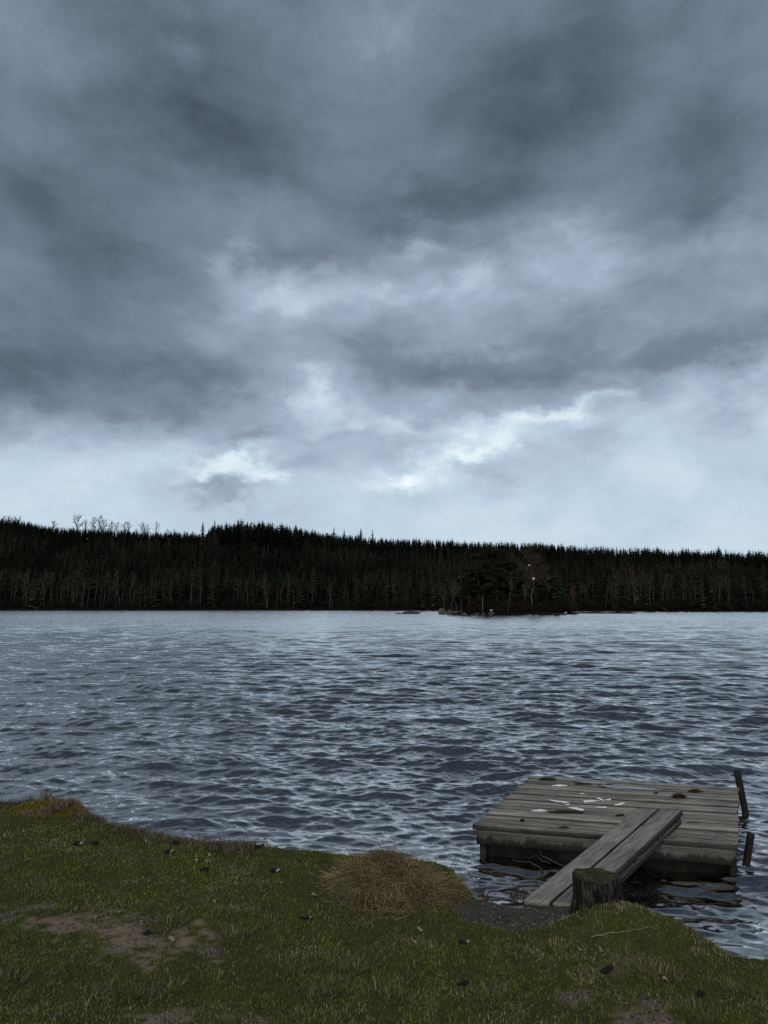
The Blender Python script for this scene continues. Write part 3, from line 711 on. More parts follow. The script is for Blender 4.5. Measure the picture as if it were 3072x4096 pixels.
island_tree(1990, 2260, 179, 'pine', 62, 'dense dark pine at the front centre of the island', 'pine_tree')
island_tree(2060, 2280, 180, 'pine', 63, 'dark bushy pine between the curved birch and the big birch', 'pine_tree')
island_tree(2150, 2320, 178, 'pine', 64, 'low dark pine in front of the gap right of the big birch', 'pine_tree')
island_tree(1815, 2345, 183, 'pine', 65, 'small dark pine behind the boulder pile', 'pine_tree')
island_tree(2222, 2255, 182, 'spruce', 17, 'dark conical spruce at the right end of the island', 'spruce_tree')
island_tree(2253, 2330, 184, 'spruce', 18, 'small spruce at the island right tip', 'spruce_tree')
island_tree(2116, 2196, 176, 'bare', 21, 'big spreading leafless birch with forked white trunk on the island', 'birch_tree', spread=.34, start=.33, nb=30, twigs=20, trunk_r=.015, tw=.0032, lean=.02, c=(.040, .031, .026))
for k, (px, top, lab, ln) in enumerate([(1778, 2340, 'thin leaning birch above the island boulder pile', -.12), (1828, 2305, 'birch bending left above the island boulders', -.16), (1843, 2290, 'upright slim birch left of the island pines', .02), (1870, 2268, 'tall slim birch nearest the island left pines', -.02),
                                      (2030, 2290, 'birch with curved stem left of the big birch', .06), (2087, 2330, 'first slim stem close left of the big birch trunk', 0), (2100, 2325, 'second stem hugging the big birch trunk', .03), (2180, 2300, 'leaning birch between big birch and the spruce', .08), (1800, 2310, 'pale birch behind the boulder pile', .03)]):
    island_tree(px, top, 174 + (k % 4) * 1.7, 'bare', 30 + k, lab, 'birch_tree', ln, trunk_r=.009, spread=.16)
for k, (px, top, lab, wx) in enumerate([(1985, 2245, 'brown leafless tree between the island pines', .3), (2060, 2230, 'rounded brown leafless tree behind the big birch', .34), (2150, 2275, 'brown leafless tree right behind the big birch', .3), (2290, 2340, 'leafless shrub-like tree at island right end', .4), (1940, 2270, 'brown twiggy tree in front of the tallest pine', .3)]):
    island_tree(px, top, 185 + k, 'bare', 50 + k, lab, 'leafless_tree', 0, spread=wx, start=.25, nb=18, twigs=9, tw=.0045, c=(.038, .030, .024), bark=M_TRUNK) if False else None
    p = at_y(px, top, 185 + k * .8); zb = max(.1, float(island_z(p[0], 185 + k * .8))); h = p[2] - zb
    a, c = bare_arrays(50 + k, spread=wx, start=.22, nb=20, twigs=10, trunk_r=.014, tw=.0050, c=(.045, .035, .027)); e = empty('leafless_tree', (p[0], 185 + k * .8, zb - .1)); e.scale = (h, h, h)
    link('trunk', a.mesh('trunk', M_TRUNK, True), e); link('crown', c.mesh('crown', M_TWIG), e); tag(e, lab, 'tree')
# broken white snag
p = at_y(1929, 2381, 170); sn = MB(); sn.tube([(0, 0, -.2), (.05, 0, p[2] * .5), (.12, 0, p[2])], [.16, .13, .07], 7)
tag(link('dead_snag', sn.mesh('dead_snag', M_BIRCH, True), None, (p[0], 170, .1)), 'short broken white snag standing at the island waterline', 'dead tree')
nb_ = 520; bx = rng.uniform(15, 49, nb_); by = IYC - 9 + rng.uniform(-1, 12, nb_); okb = island_z(bx, by) > .05; bx, by = bx[okb], by[okb]; bz = island_z(bx, by); bh = rng.uniform(.9, 2.8, len(bx))
f4 = scatter(BUSH, bx, by, bz - .1, bh, bh * 1.1, np.ones((len(bx), 3)) * rng.uniform(.6, 1.3, (len(bx), 1)), rng.integers(0, 4, len(bx)))
stuff('bushes', mesh_np('bushes', f4[0], f4[1], f4[2], M_TWIG, f4[3]), 'low brown thicket filling the ground under the island trees', 'undergrowth')

def gull(px, py, Y, flying, label, size=1.0, zfix=None):
    m = MB(); r = np.array([.01, .06, .10, .11, .09, .05, .012]) * size
    ys = np.array([-.30, -.22, -.1, .02, .12, .19, .26]) * size
    m.tube(np.stack([ys, 0 * ys, .02 * np.sin(ys * 6)], 1), r, 8)
    m.tube([(.17 * size, 0, .05 * size), (.24 * size, 0, .09 * size), (.30 * size, 0, .08 * size)], [.05 * size, .055 * size, .02 * size], 8)
    for sgn in (-1, 1):
        if flying: w = [(.08, .04, .05), (-.12, .04, .05), (-.10, .34, .26), (.10, .34, .28), (-.12, .72, .16), (.0, .74, .17)]
        else: w = [(.1, .08, .07), (-.02, .10, .0), (-.2, .09, .06), (-.1, .12, .0), (-.40, .03, .05), (-.38, .04, .03)]
        v = np.array(w) * size; v[:, 1] *= sgn; v2 = v + np.array([0, 0, .015])
        m.add(np.vstack([v, v2]), [(0, 1, 2, 3), (3, 2, 4, 5), (6, 9, 8, 7), (9, 11, 10, 8), (0, 3, 9, 6), (3, 5, 11, 9), (1, 7, 8, 2), (2, 8, 10, 4), (5, 4, 10, 11), (0, 6, 7, 1)])
    if not flying:
        for sgn in (-1, 1): m.tube([(0, .04 * sgn, -.08), (.01, .04 * sgn, -.24)], [.012, .010], 5)
    p = at_y(px, py, Y)
    return tag(link('gull', m.mesh('gull', M_GULL, True), None, (p[0], p[1], p[2]), 2.6 if flying else .4), label, 'bird')
gull(2134, 2316, 165, True, 'white gull flying just right of the big birch', 1.05)
gull(2117, 2262, 172, True, 'white gull flying in front of the big birch crown', .8)
gull(1965, 2441, 168, False, 'white gull standing on a boulder at the island shore', 1.1)
gull(2263, 2451, 170, False, 'white gull standing at the island right tip', 1.1)

# ------------------------------------------------------------------ floating deck
def slab(mb, A, B, C_, D_, th, idx, nu=26, nv=3, jit=.002, seed=0, uaxis=0):
    """thick board: top corners A B C D (A->B along the grain), thickness th downwards, softly uneven"""
    r = np.random.default_rng(seed); A, B, C_, D_ = map(np.asarray, (A, B, C_, D_))
    u = np.linspace(0, 1, nu); v = np.array([0, .025, .07, .5, .93, .975, 1.0]) if nv == 3 else np.linspace(0, 1, nv); nv = len(v)
    U, Vv = np.meshgrid(u, v, indexing='ij')
    P = (A * ((1 - U) * (1 - Vv))[..., None] + B * (U * (1 - Vv))[..., None] + C_ * (U * Vv)[..., None] + D_ * ((1 - U) * Vv)[..., None])
    L = np.linalg.norm(B - A); Wd = np.linalg.norm(D_ - A)
    dz = jit * (fbm(U * L * 5, Vv * 2 + seed * 3.7, seed) - .5) * 2; dz[:, 0] -= .004; dz[:, -1] -= .004
    vdir = (D_ - A) / Wd
    P[..., 2] += dz; wob = jit * 1.2 * (fbm(u * L * 7, u * 0 + seed, seed + 3) - .5) * 2
    P[:, 0] += wob[:, None] * vdir; P[:, -1] += np.roll(wob, 5)[:, None] * vdir
    Bt = P - np.array([0, 0, th])
    ec = np.interp(Vv, [0, .025, .07, .93, .975, 1], [.06, .55, 1, 1, .55, .06]) ** (r.uniform(.5, 1.3)) * r.uniform(.85, 1.12); ec = np.repeat(ec.reshape(-1, 1), 3, 1)
    w = np.stack([U * L + idx * 1.7, Vv * Wd + idx * .31, np.full(U.shape, idx * .37)], -1).reshape(-1, 3)
    n = nu * nv; i = (np.arange(nu - 1)[:, None] * nv + np.arange(nv - 1)[None]).ravel()
    Q = [np.stack([i, i + nv, i + nv + 1, i + 1], 1), np.stack([i, i + 1, i + nv + 1, i + nv], 1) + n]
    e = np.concatenate([np.arange(nv - 1), np.arange(nu - 1) * nv + nv - 1, (n - 1) - np.arange(nv - 1), np.arange(nu - 1)[::-1] * nv + nv])
    f = np.concatenate([np.arange(nv - 1) + 1, np.arange(nu - 1) * nv + 2 * nv - 1, (n - 2) - np.arange(nv - 1), np.arange(nu - 1)[::-1] * nv])
    Q.append(np.stack([e, f, f + n, e + n], 1))
    mb.add(np.vstack([P.reshape(-1, 3), Bt.reshape(-1, 3)]), np.concatenate(Q), None, np.vstack([ec, np.full_like(ec, .38)]), np.vstack([w, w + np.array([0, .07, .11])]))
ZD = .29
a = at_z(1894, 3300, ZD); b = at_z(2953, 3382, ZD); c = at_z(2953, 3148, ZD); d = at_z(2126, 3103, ZD)
deck = empty('floating_deck', tuple((a + b + c + d) / 4 * np.array([1, 1, 0])))
tag(deck, 'square floating jetty deck of grey weathered planks on the dark lake', 'jetty')
O = np.array(deck.location)
mb = MB(); NP = 17
for k in range(NP):
    f0 = (k + .05 + .05 * rng.uniform()) / NP; f1 = (k + .95 - .09 * rng.uniform()) / NP; ja, jb = rng.normal(0, .012), rng.normal(0, .004)
    ud = (b - a) / np.linalg.norm(b - a)
    z0 = np.array([0, 0, rng.normal(0, .003)])
    pa, pb = a + (d - a) * f0 + ud * ja + z0, b + (c - b) * f0 + ud * jb + z0
    pc, pd = b + (c - b) * f1 + ud * jb + z0, a + (d - a) * f1 + ud * ja + z0
    slab(mb, pa - O, pb - O, pc - O, pd - O, .034, k + 1, 40, 3, .0028, 400 + k)
link('deck_boards', mb.mesh('deck_boards', M_DECK), deck)
def vboard(name, p, q, z0, z1, th, idx, m, inward):
    """upright board from p to q"""
    mbb = MB(); p, q = np.array(p), np.array(q); nrm = np.array(inward) * th; nu = 30; u = np.linspace(0, 1, nu); zz = np.linspace(z0, z1, 6)
    U, Zz = np.meshgrid(u, zz, indexing='ij'); P_ = p[None, None] * (1 - U)[..., None] + q[None, None] * U[..., None]; P_[..., 2] = Zz
    P_ += np.array(inward) * (.004 * (fbm(U * 9, Zz * 14, idx) - .5))[..., None]
    P_[:, 0, 2] += .012 * (fbm(u * 12, u * 0, idx + 5) - .5)
    n_ = nu * 6; i = (np.arange(nu - 1)[:, None] * 6 + np.arange(5)[None]).ravel(); w = np.stack([U * 2 + idx, Zz, np.full(U.shape, idx * .3)], -1).reshape(-1, 3)
    e = np.concatenate([np.arange(5), np.arange(nu - 1) * 6 + 5, (n_ - 1) - np.arange(5), np.arange(nu - 1)[::-1] * 6 + 6]); f = np.concatenate([np.arange(5) + 1, np.arange(nu - 1) * 6 + 11, (n_ - 2) - np.arange(5), np.arange(nu - 1)[::-1] * 6])
    mbb.add(np.vstack([P_.reshape(-1, 3), (P_ + nrm).reshape(-1, 3)]), np.concatenate([np.stack([i, i + 6, i + 7, i + 1], 1), np.stack([i, i + 1, i + 7, i + 6], 1) + n_, np.stack([e, f, f + n_, e + n_], 1)]), None, None, np.vstack([w, w]))
    return link(name, mbb.mesh(name, m), deck)
ud = (b - a) / np.linalg.norm(b - a); vd = (d - a) / np.linalg.norm(d - a); prp = np.array([-ud[1], ud[0], 0]); zt = ZD - .041
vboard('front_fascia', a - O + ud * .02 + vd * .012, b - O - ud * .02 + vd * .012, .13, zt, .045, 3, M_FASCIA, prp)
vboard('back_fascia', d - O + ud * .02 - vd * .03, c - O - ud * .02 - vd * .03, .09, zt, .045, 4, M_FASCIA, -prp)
sdl = np.array([vd[1], -vd[0], 0])
vboard('side_beam', a - O + ud * .03 + vd * .07, d - O + ud * .03 - vd * .09, -.05, zt, .05, 5, M_WETWOOD, sdl)
vboard('side_beam', b - O - ud * .03 + vd * .07, c - O - ud * .03 - vd * .09, -.05, zt, .05, 6, M_WETWOOD, -sdl)
for k, f in enumerate((.08, .36, .64, .92)):
    m = MB(); p0 = a + (b - a) * f + vd * .16 - O; p1 = d + (c - d) * f - vd * .12 - O; p0[2] = p1[2] = .07
    m.tube(np.linspace(p0, p1, 8), .13 + .01 * np.sin(np.arange(8)), 14); link('float_log', m.mesh('float_log', M_WETWOOD, True), deck)
m = MB(); slab(m, a + vd * .10 + ud * .05 - O - (0, 0, .05), b + vd * .10 - ud * .05 - O - (0, 0, .05), b + vd * .15 - ud * .05 - O - (0, 0, .05), a + vd * .15 + ud * .05 - O - (0, 0, .05), .30, 9); link('cross_beam', m.mesh('cross_beam', M_WETWOOD), deck)

def on_deck(x, y, dz=.004): return at_z(x, y, ZD + dz)
def splat(name, pts, th, m, label, cat, grp, seed, z=.005, rough=.35):
    """thin irregular patch lying on the boards; pts = outline in photo pixels"""
    r = np.random.default_rng(seed); P_ = [on_deck(*p, z) for p in pts]; cen = np.mean(P_, 0); ring = []
    for k in range(len(P_)):
        p0, p1 = P_[k], P_[(k + 1) % len(P_)]
        for t_ in np.linspace(0, 1, 5)[:-1]:
            q = p0 + (p1 - p0) * t_; ring.append(cen + (q - cen) * (1 + r.normal(0, rough * .35)))
    ring = np.array(ring) - cen; n_ = len(ring); low = ring - (0, 0, th); mid = ring * .72 + (0, 0, th * .35)
    mbb = MB(); j = np.arange(n_); j2 = (j + 1) % n_
    mbb.add(np.vstack([low, ring, mid, [(0, 0, th * .5)]]), np.concatenate([np.stack([j, j2, j2 + n_, j + n_], 1), np.stack([j + n_, j2 + n_, j2 + 2 * n_, j + 2 * n_], 1)]), np.stack([j + 2 * n_, j2 + 2 * n_, np.full(n_, 3 * n_)], 1))
    return tag(link(name, mbb.mesh(name, m), None, tuple(cen)), label, cat, grp)
def dk(l): return [(1850 + x * .3918, 3050 + y * .3918) for x, y in l]
WG = 'white splashes on the deck'; WL = 'irregular white bird dropping splashed on the grey deck boards'
for k, l in enumerate([[(915, 232), (990, 220), (1080, 232), (1000, 242)], [(870, 376), (960, 388), (1075, 400), (1060, 410), (950, 398)], [(1040, 424), (1100, 420), (1090, 432)], [(1225, 385), (1300, 378), (1395, 388), (1330, 398), (1250, 400)],
                       [(1360, 358), (1410, 362), (1450, 385), (1420, 382)], [(1450, 378), (1515, 366), (1515, 382)], [(1080, 456), (1140, 452), (1230, 470), (1245, 494), (1150, 474)], [(700, 486), (790, 474), (880, 490), (780, 498)],
                       [(1345, 455), (1470, 447), (1470, 460)], [(1555, 430), (1640, 402), (1665, 412), (1610, 434)], [(1240, 400), (1275, 396), (1262, 412)], [(1200, 312), (1250, 314), (1220, 320)]]):
    splat('bird_dropping', dk(l), .003, M_WHITE, WL, 'dropping', WG, 800 + k, .007)
M_PUD, n, b_ = mat('rain_puddle', .02, .5); b_.inputs['Base Color'].default_value = (.02, .02, .02, 1); b_.inputs['IOR'].default_value = 2.2
for k, (l, lab) in enumerate([([(2270, 3122), (2400, 3128), (2450, 3133), (2450, 3137), (2330, 3131)], 'long shallow rain puddle farthest back on the deck'), ([(2400, 3138), (2560, 3148), (2655, 3158), (2655, 3163), (2500, 3155), (2400, 3146)], 'widest bright rain puddle along the deck boards'), ([(2450, 3152), (2490, 3155), (2490, 3158), (2450, 3156)], 'small rain puddle left of the widest deck puddle')]):
    splat('puddle', l, .002, M_PUD, lab, 'puddle', None, 820 + k, .0065, .1)

# ------------------------------------------------------------------ gangway
nl = at_z(2093, 3598, .305); nr_ = at_z(2315, 3622, .305); fl = at_z(2551, 3230, ZD + .125); fr = at_z(2731, 3237, ZD + .125)
gang = empty('gangway', tuple((nl + nr_) / 2 * np.array([1, 1, 0]) + (0, 0, .22))); tag(gang, 'sloping two-plank gangway from the muddy bank up onto the deck', 'gangway'); O = np.array(gang.location)
def lerp(p, q, t_): return p + (q - p) * t_
m = MB(); slab(m, nl - O, fl - O, lerp(fl, fr, .478) - O, lerp(nl, nr_, .485) - O, .042, 31, 40, 3, .004, 901); link('plank', m.mesh('plank', M_PLANK), gang)
m = MB(); slab(m, lerp(nl, nr_, .525) - O, lerp(fl, fr, .515) - O, fr - O, nr_ - O, .042, 37, 40, 3, .004, 902); link('plank', m.mesh('plank', M_PLANK), gang)
dn = np.array([0, 0, -1.])
for k, t_ in enumerate((.26, .50, .74, .965)):
    for (w0, w1) in ((.04, .44), (.60, .965)):
        m = MB(); A_ = lerp(lerp(nl, fl, t_), lerp(nr_, fr, t_), w0) + dn * .0445; B_ = lerp(lerp(nl, fl, t_), lerp(nr_, fr, t_), w1) + dn * .0445; s1 = (fl - nl) / np.linalg.norm(fl - nl) * .045
        slab(m, A_ - s1 - O, B_ - s1 - O, B_ + s1 - O, A_ + s1 - O, .036, 50 + k, 6, 3, .002, 910 + k); link('spacer_block', m.mesh('spacer_block', M_PLANK), gang)
for k, (w0, w1) in enumerate(((.02, .46), (.56, .985))):
    m = MB(); q = lambda t_, w: lerp(lerp(nl, fl, t_), lerp(nr_, fr, t_), w) + dn * .083 - O
    slab(m, q(.16, w0), q(.985, w0), q(.985, w1), q(.16, w1), .036, 61 + k * 5, 36, 3, .003, 920 + k); link('lower_plank', m.mesh('lower_plank', M_PLANK), gang)

# ------------------------------------------------------------------ steel pipes
def pipe(name, base_px, top_px, rad, label):
    bpt = at_z(*base_px, 0.0); tp = at_y(*top_px, bpt[1] - .02); v = tp - bpt; p0 = bpt - v * .8 * .5; m = MB()
    L = np.linspace(p0, tp, 14) - bpt; ax = v / np.linalg.norm(v); u_ = np.cross(ax, (0, 1, 0)); u_ /= np.linalg.norm(u_); w_ = np.cross(ax, u_); an = np.arange(20) * 2 * pi / 20
    rings = [l + np.cos(an)[:, None] * u_ * rad + np.sin(an)[:, None] * w_ * rad for l in L]; rings.append(L[-1] + (np.cos(an)[:, None] * u_ + np.sin(an)[:, None] * w_) * rad * .80)
    rings.append(L[-1] - ax * .25 + (np.cos(an)[:, None] * u_ + np.sin(an)[:, None] * w_) * rad * .78); V = np.vstack(rings); j = np.arange(20); j2 = (j + 1) % 20
    m.add(V, np.concatenate([np.stack([j, j2, j2 + 20, j + 20], 1) + 20 * k for k in range(len(rings) - 1)]))
    return tag(link(name, m.mesh(name, M_RUST, True), None, tuple(bpt)), label, 'pipe')
pipe('mooring_pipe', (2984, 3262), (2948, 3084), .035, 'taller rusty steel pipe leaning at the deck far right corner')
pipe('mooring_pipe', (2986, 3452), (3004, 3334), .031, 'shorter hollow dark pipe in the water at deck right side')

# ------------------------------------------------------------------ stump
base = on_ground(2385, 3640); base = np.array([1.27, 4.66, 0]); base = at_y(2385, 3640, 4.62)
zb = .27; sp = at_y(2382, 3500, 4.62); Hst = sp[2] - zb + .0
stump = empty('tree_stump', (sp[0], 4.62, zb)); tag(stump, 'old bark-covered tree stump with mossy top beside the gangway', 'stump')
m = MB(); na, nz = 72, 26; A_ = np.arange(na) * 2 * pi / na; V = []
for k in range(nz):
    f = k / (nz - 1); z = -.12 + (Hst + .12) * f; h = max(0, z) / Hst
    r0 = .138 + .045 * (1 - h) ** 2.2 + .004 * sin(9 * h)
    lob = 1 + .035 * np.sin(3 * A_ + 1) + .03 * np.sin(5 * A_ + 2) + (1 - h) * .10 * np.maximum(0, np.cos(A_ - .1)) + .10 * (fbm(A_ * 9, A_ * 0 + z * 9, 77, 4, .65) - .5)
    rr = r0 * lob - (.010 if k == nz - 1 else 0)
    V.append(np.stack([rr * np.cos(A_) + .012 * (1 - h), rr * np.sin(A_), np.full(na, z) + (.016 * (fbm(A_ * 4, A_ * 0, 78) - .5) if k > nz - 3 else 0)], 1))
V = np.array(V); i = (np.arange(nz - 1)[:, None] * na + np.arange(na)[None]); i2 = (np.arange(nz - 1)[:, None] * na + (np.arange(na)[None] + 1) % na)
m.add(V.reshape(-1, 3), np.stack([i, i2, i2 + na, i + na], -1).reshape(-1, 4)); link('bark', m.mesh('bark', M_BARK, True), stump)
m = MB(); rim = V[-1]; rings = [rim * (q, q, 1) + np.stack([0 * A_, 0 * A_, -.014 * (1 - q) + .020 * (fbm(A_ * 3 + q * 7, A_ * 0 + q * 9, 79) - .5) * (q < .97)], 1) for q in (.995, .9, .75, .55, .35, .15)]
cpt = np.array([[0, 0, rim[:, 2].mean() - .014]]); j = np.arange(na); j2 = (j + 1) % na
m.add(np.vstack(rings + [cpt]), np.concatenate([np.stack([j, j2, j2 + na, j + na], 1) + na * k for k in range(5)]), np.stack([j + 5 * na, j2 + 5 * na, np.full(na, 6 * na)], 1)); link('cut_top', m.mesh('cut_top', M_STUMPTOP, True), stump)

# ------------------------------------------------------------------ grass blades
def blades(P, L, Wd, az_, lean, col, curl=.6):
    """P base points, curved two-segment blades; returns arrays"""
    n_ = len(P); ca, sa = np.cos(az_), np.sin(az_); d_ = np.stack([ca, sa, 0 * ca], 1); p_ = np.stack([-sa, ca, 0 * ca], 1)
    # width direction turned at random so blades are seen both flat and edge-on
    tw = rng.uniform(-.9, .9, n_)[:, None]; wd = p_ * np.cos(tw) + d_ * np.sin(tw)
    sl, cl = np.sin(lean)[:, None], np.cos(lean)[:, None]; l2 = np.minimum(lean * (1 + curl) + .25, 1.75); s2, c2 = np.sin(l2)[:, None], np.cos(l2)[:, None]
    up_ = np.array([[0, 0, 1.]]); M1 = P + (d_ * sl + up_ * cl) * L[:, None] * .5; Tp = M1 + (d_ * s2 + up_ * c2) * L[:, None] * .5; w = Wd[:, None] * .5
    V = np.stack([P - wd * w, P + wd * w, M1 + wd * w * .85, M1 - wd * w * .85, Tp], 1).reshape(-1, 3); o = np.arange(n_)[:, None] * 5
    shade = np.array([.75, .75, 1.0, 1.0, 1.1])[None, :, None]
    return V, o + np.array([[0, 1, 2, 3]]), o + np.array([[3, 2, 4]]), np.repeat(col, 5, 0)
def lawn():
    n_ = 620000; y = 2.0 + 5.6 * rng.uniform(0, 1, n_) ** 1.0; x = rng.uniform(-1, 1, n_) * (.60 * y + .9)
    s = edge_s(x, y); ok = s > -.06; x, y, s = x[ok], y[ok], s[ok]
    sm_ = soil_mask(x, y); pm_ = path_mask(x, y)
    tuft = fbm(x * 7, y * 7, 111, 3); dens = np.clip(.60 + .9 * (tuft - .5) * 2, .25, 1) * (1 - .88 * sm_) * (1 - pm_)
    stn = np.hypot((x - sp[0]) / .19, (y - 4.62) / .19); dens *= (stn > 1)
    ok = rng.uniform(0, 1, len(x)) < dens; x, y, s, sm_, tuft = x[ok], y[ok], s[ok], sm_[ok], tuft[ok]; n_ = len(x)
    z = bank_z(x, y) - .004; P = np.stack([x, y, z], 1)
    clump = fbm(x * 2.2, y * 2.2, 113, 3); L = (.011 + .017 * rng.uniform(0, 1, n_) ** 1.6) * (.65 + .9 * clump) * (1 - .45 * sm_)
    tall = (vnoise(x * 5.5, y * 5.5, 115) > .80) & (rng.uniform(0, 1, n_) < .22); L[tall] *= 1.8
    rim = (s < .22) & (x < -1.0); L[rim] *= 1 + 1.6 * rng.uniform(0, 1, rim.sum()) * (1 - s[rim] / .22)
    rim2 = (s < .10) & (x >= -1.0); L[rim2] *= 1.35
    r = np.hypot(x, y); Wd = (.0022 + .0012 * rng.uniform(0, 1, n_)) * np.maximum(1, r / 4.2)
    g1 = fbm(x * 1.6, y * 1.6, 117, 4); g2 = fbm(x * 5, y * 5, 119, 4); rnd = rng.uniform(0, 1, n_)
    c0 = np.array([.090, .120, .024]); c1 = np.array([.145, .165, .030]); c2 = np.array([.24, .21, .12]); c3 = np.array([.125, .105, .014])
    k1 = np.clip((g1 - .35) * 2.2, 0, 1)[:, None]; col = c0 * (1 - k1) + c1 * k1
    moss = (np.exp(-(((x + .25) / .55) ** 2 + ((y - 5.35) / .18) ** 2)) + .8 * np.exp(-(((x + 1.6) / .45) ** 2 + ((y - 5.25) / .25) ** 2)))[:, None]; col = col * (1 - .7 * moss) + c3 * .7 * moss
    dry = np.clip((g2 - .50) * 3.0 + .17 + .35 * sm_ + .55 * rim + .25 * (y < 3.6) * (x > .6) - .25 * moss[:, 0], .02, .85); isd = rnd < dry
    kk = rng.uniform(.35, 1, isd.sum())[:, None]; col[isd] = col[isd] * (1 - kk) + c2 * kk
    rimr = rim & (rng.uniform(0, 1, n_) < .35); col[rimr] = np.array([.11, .085, .060])
    col *= rng.uniform(.55, 1.45, n_)[:, None]
    lean = np.abs(rng.normal(.55, .38, n_)); az_ = rng.uniform(0, 2 * pi, n_)
    V, q, t_, cc = blades(P, L, Wd, az_, lean, col)
    return mesh_np('grass', V, q, t_, M_BLADE, cc)
stuff('grass', lawn(), 'short patchy green and straw grass covering the near bank', 'grass')

def tuft_arrays(cx, cy, rad, nbl, Lm, cols, lean=.6, wd=.0028, zf=None, spread_out=True, dome=0.0, squash=1.0):
    a_ = rng.uniform(0, 2 * pi, nbl); rr = rad * np.sqrt(rng.uniform(0, 1, nbl)); x = cx + rr * np.cos(a_); y = cy + rr * np.sin(a_) * squash
    z = (bank_z(x, y) if zf is None else zf(x, y)) + dome * np.clip(1 - (rr / rad) ** 2, 0, 1) - .006
    L = Lm * rng.uniform(.45, 1.2, nbl); az_ = a_ + rng.normal(0, .8, nbl); le = np.abs(rng.normal(lean, .3, nbl)) * (.4 + .8 * rr / rad)
    cols = np.array(cols); col = cols[rng.integers(0, len(cols), nbl)] * rng.uniform(.6, 1.35, (nbl, 1))
    return blades(np.stack([x, y, z], 1), L, np.full(nbl, wd) * rng.uniform(.7, 1.3, nbl), az_, le, col)
STRAW = [(.20, .165, .105), (.15, .118, .072), (.11, .085, .052), (.24, .205, .14), (.085, .06, .036)]
GREENT = [(.055, .068, .026), (.07, .075, .03), (.12, .11, .06), (.16, .145, .095)]

# big dry tussock
tcx, tcy = .04, 4.97; trx, try_ = .415, .34; tH = .15
tus = empty('grass_tussock', (tcx, tcy, float(bank_z(tcx, tcy)) - .02)); tag(tus, 'large dome of long straw-coloured dead grass at the bank edge', 'grass tussock'); O = np.array(tus.location)
m = MB(); aa = np.arange(40) * 2 * pi / 40; rings = []
for q in (1.0, .85, .65, .45, .22):
    rx = .96 * q * (1 + .12 * np.sin(3 * aa + 1)); X_ = tcx + trx * rx * np.cos(aa); Y_ = tcy + try_ * rx * np.sin(aa); rings.append(np.stack([X_, Y_, bank_z(X_, Y_) - .02 + tH * (1 - q ** 2.2) * (1 + 1.1 * (fbm(X_ * 7, Y_ * 7, 131) - .5))], 1))
rings = np.vstack(rings); j = np.arange(40); j2 = (j + 1) % 40
m.add(np.vstack([rings, [[tcx, tcy, float(bank_z(tcx, tcy)) - .02 + tH]]]) - O, np.concatenate([np.stack([j, j2, j2 + 40, j + 40], 1) + 40 * k for k in range(4)]), np.stack([j + 160, j2 + 160, np.full(40, 200)], 1), (.03, .024, .015)); link('root_mound', m.mesh('root_mound', M_GROUND, True), tus)
nbl = 19000; a_ = rng.uniform(0, 2 * pi, nbl); q = np.sqrt(rng.uniform(0, 1, nbl)); q = np.where(rng.uniform(0, 1, nbl) < .22, q * rng.uniform(1.0, 1.45, nbl), q); wob = 1 + .12 * np.sin(3 * a_ + 1); x = tcx + trx * q * wob * np.cos(a_); y = tcy + try_ * q * wob * np.sin(a_)
z = bank_z(x, y) - .025 + tH * np.clip(1 - q ** 2.2, 0, 1) * (1 + 1.1 * (fbm(x * 7, y * 7, 131) - .5)); hc = fbm(x * 14, y * 14, 133, 3)
swirl = (fbm(x * 5, y * 5, 135, 3) - .5) * 5; L = rng.uniform(.04, .15, nbl) * (.4 + 1.1 * hc); az_ = np.arctan2((y - tcy) / try_, (x - tcx) / trx) + 1.6 * swirl + rng.normal(0, .7, nbl); az_ = np.where(rng.uniform(0, 1, nbl) < .25, -pi / 2 + rng.normal(0, .7, nbl), az_)
cols = np.array(STRAW)[rng.integers(0, 5, nbl)] * (.1 + 1.7 * fbm(x * 9, y * 9, 137, 4, .65) ** 1.3)[:, None]; gr = rng.uniform(0, 1, nbl) < np.where(x < tcx - .2, .35, .12); cols[gr] = np.array([.06, .065, .028]); red = rng.uniform(0, 1, nbl) < .25 * np.exp(-((x - tcx) / .15) ** 2 - ((y - tcy - .15) / .15) ** 2) * 2; cols[red] = np.array([.11, .07, .042]) * rng.uniform(.6, 1.3, (red.sum(), 1))
def strands(P, d, L, Wd, col, droop=.32, seg=5):
    n_ = len(P); rows = []; d = d / np.linalg.norm(d, axis=1)[:, None]; p = P.copy(); sd = np.cross(d, rng.normal(0, 1, (n_, 3))); sd /= np.linalg.norm(sd, axis=1)[:, None] + 1e-9
    wob_ = rng.normal(0, .16, (n_, 3))
    for k in range(seg + 1):
        w = (Wd * (1 - .85 * (k / seg) ** 1.5) * .5)[:, None]; rows += [p - sd * w, p + sd * w]
        p = p + d * (L / seg)[:, None]; d = d + wob_ + rng.normal(0, .06, (n_, 3)) + np.array([0, 0, -droop]); d /= np.linalg.norm(d, axis=1)[:, None]
    V = np.stack(rows, 1).reshape(-1, 3); m_ = 2 * (seg + 1); o = np.arange(n_)[:, None, None] * m_ + np.arange(seg)[None, :, None] * 2
    return V, (o + np.array([[[0, 1, 3, 2]]])).reshape(-1, 4), np.repeat(col, m_, 0)
d3 = np.stack([np.cos(az_) * (.35 + .7 * q), np.sin(az_) * (.35 + .7 * q), rng.uniform(.15, 1.0, nbl)], 1)
V, q4, cc = strands(np.stack([x, y, z], 1) - O, d3, L * 1.25, np.full(nbl, .0030) * rng.uniform(.5, 1.4, nbl), cols * np.array([1.30, 1.32, 1.15])); t3 = None
link('straw', mesh_np('straw', V, q4, t3, M_BLADE, cc), tus)

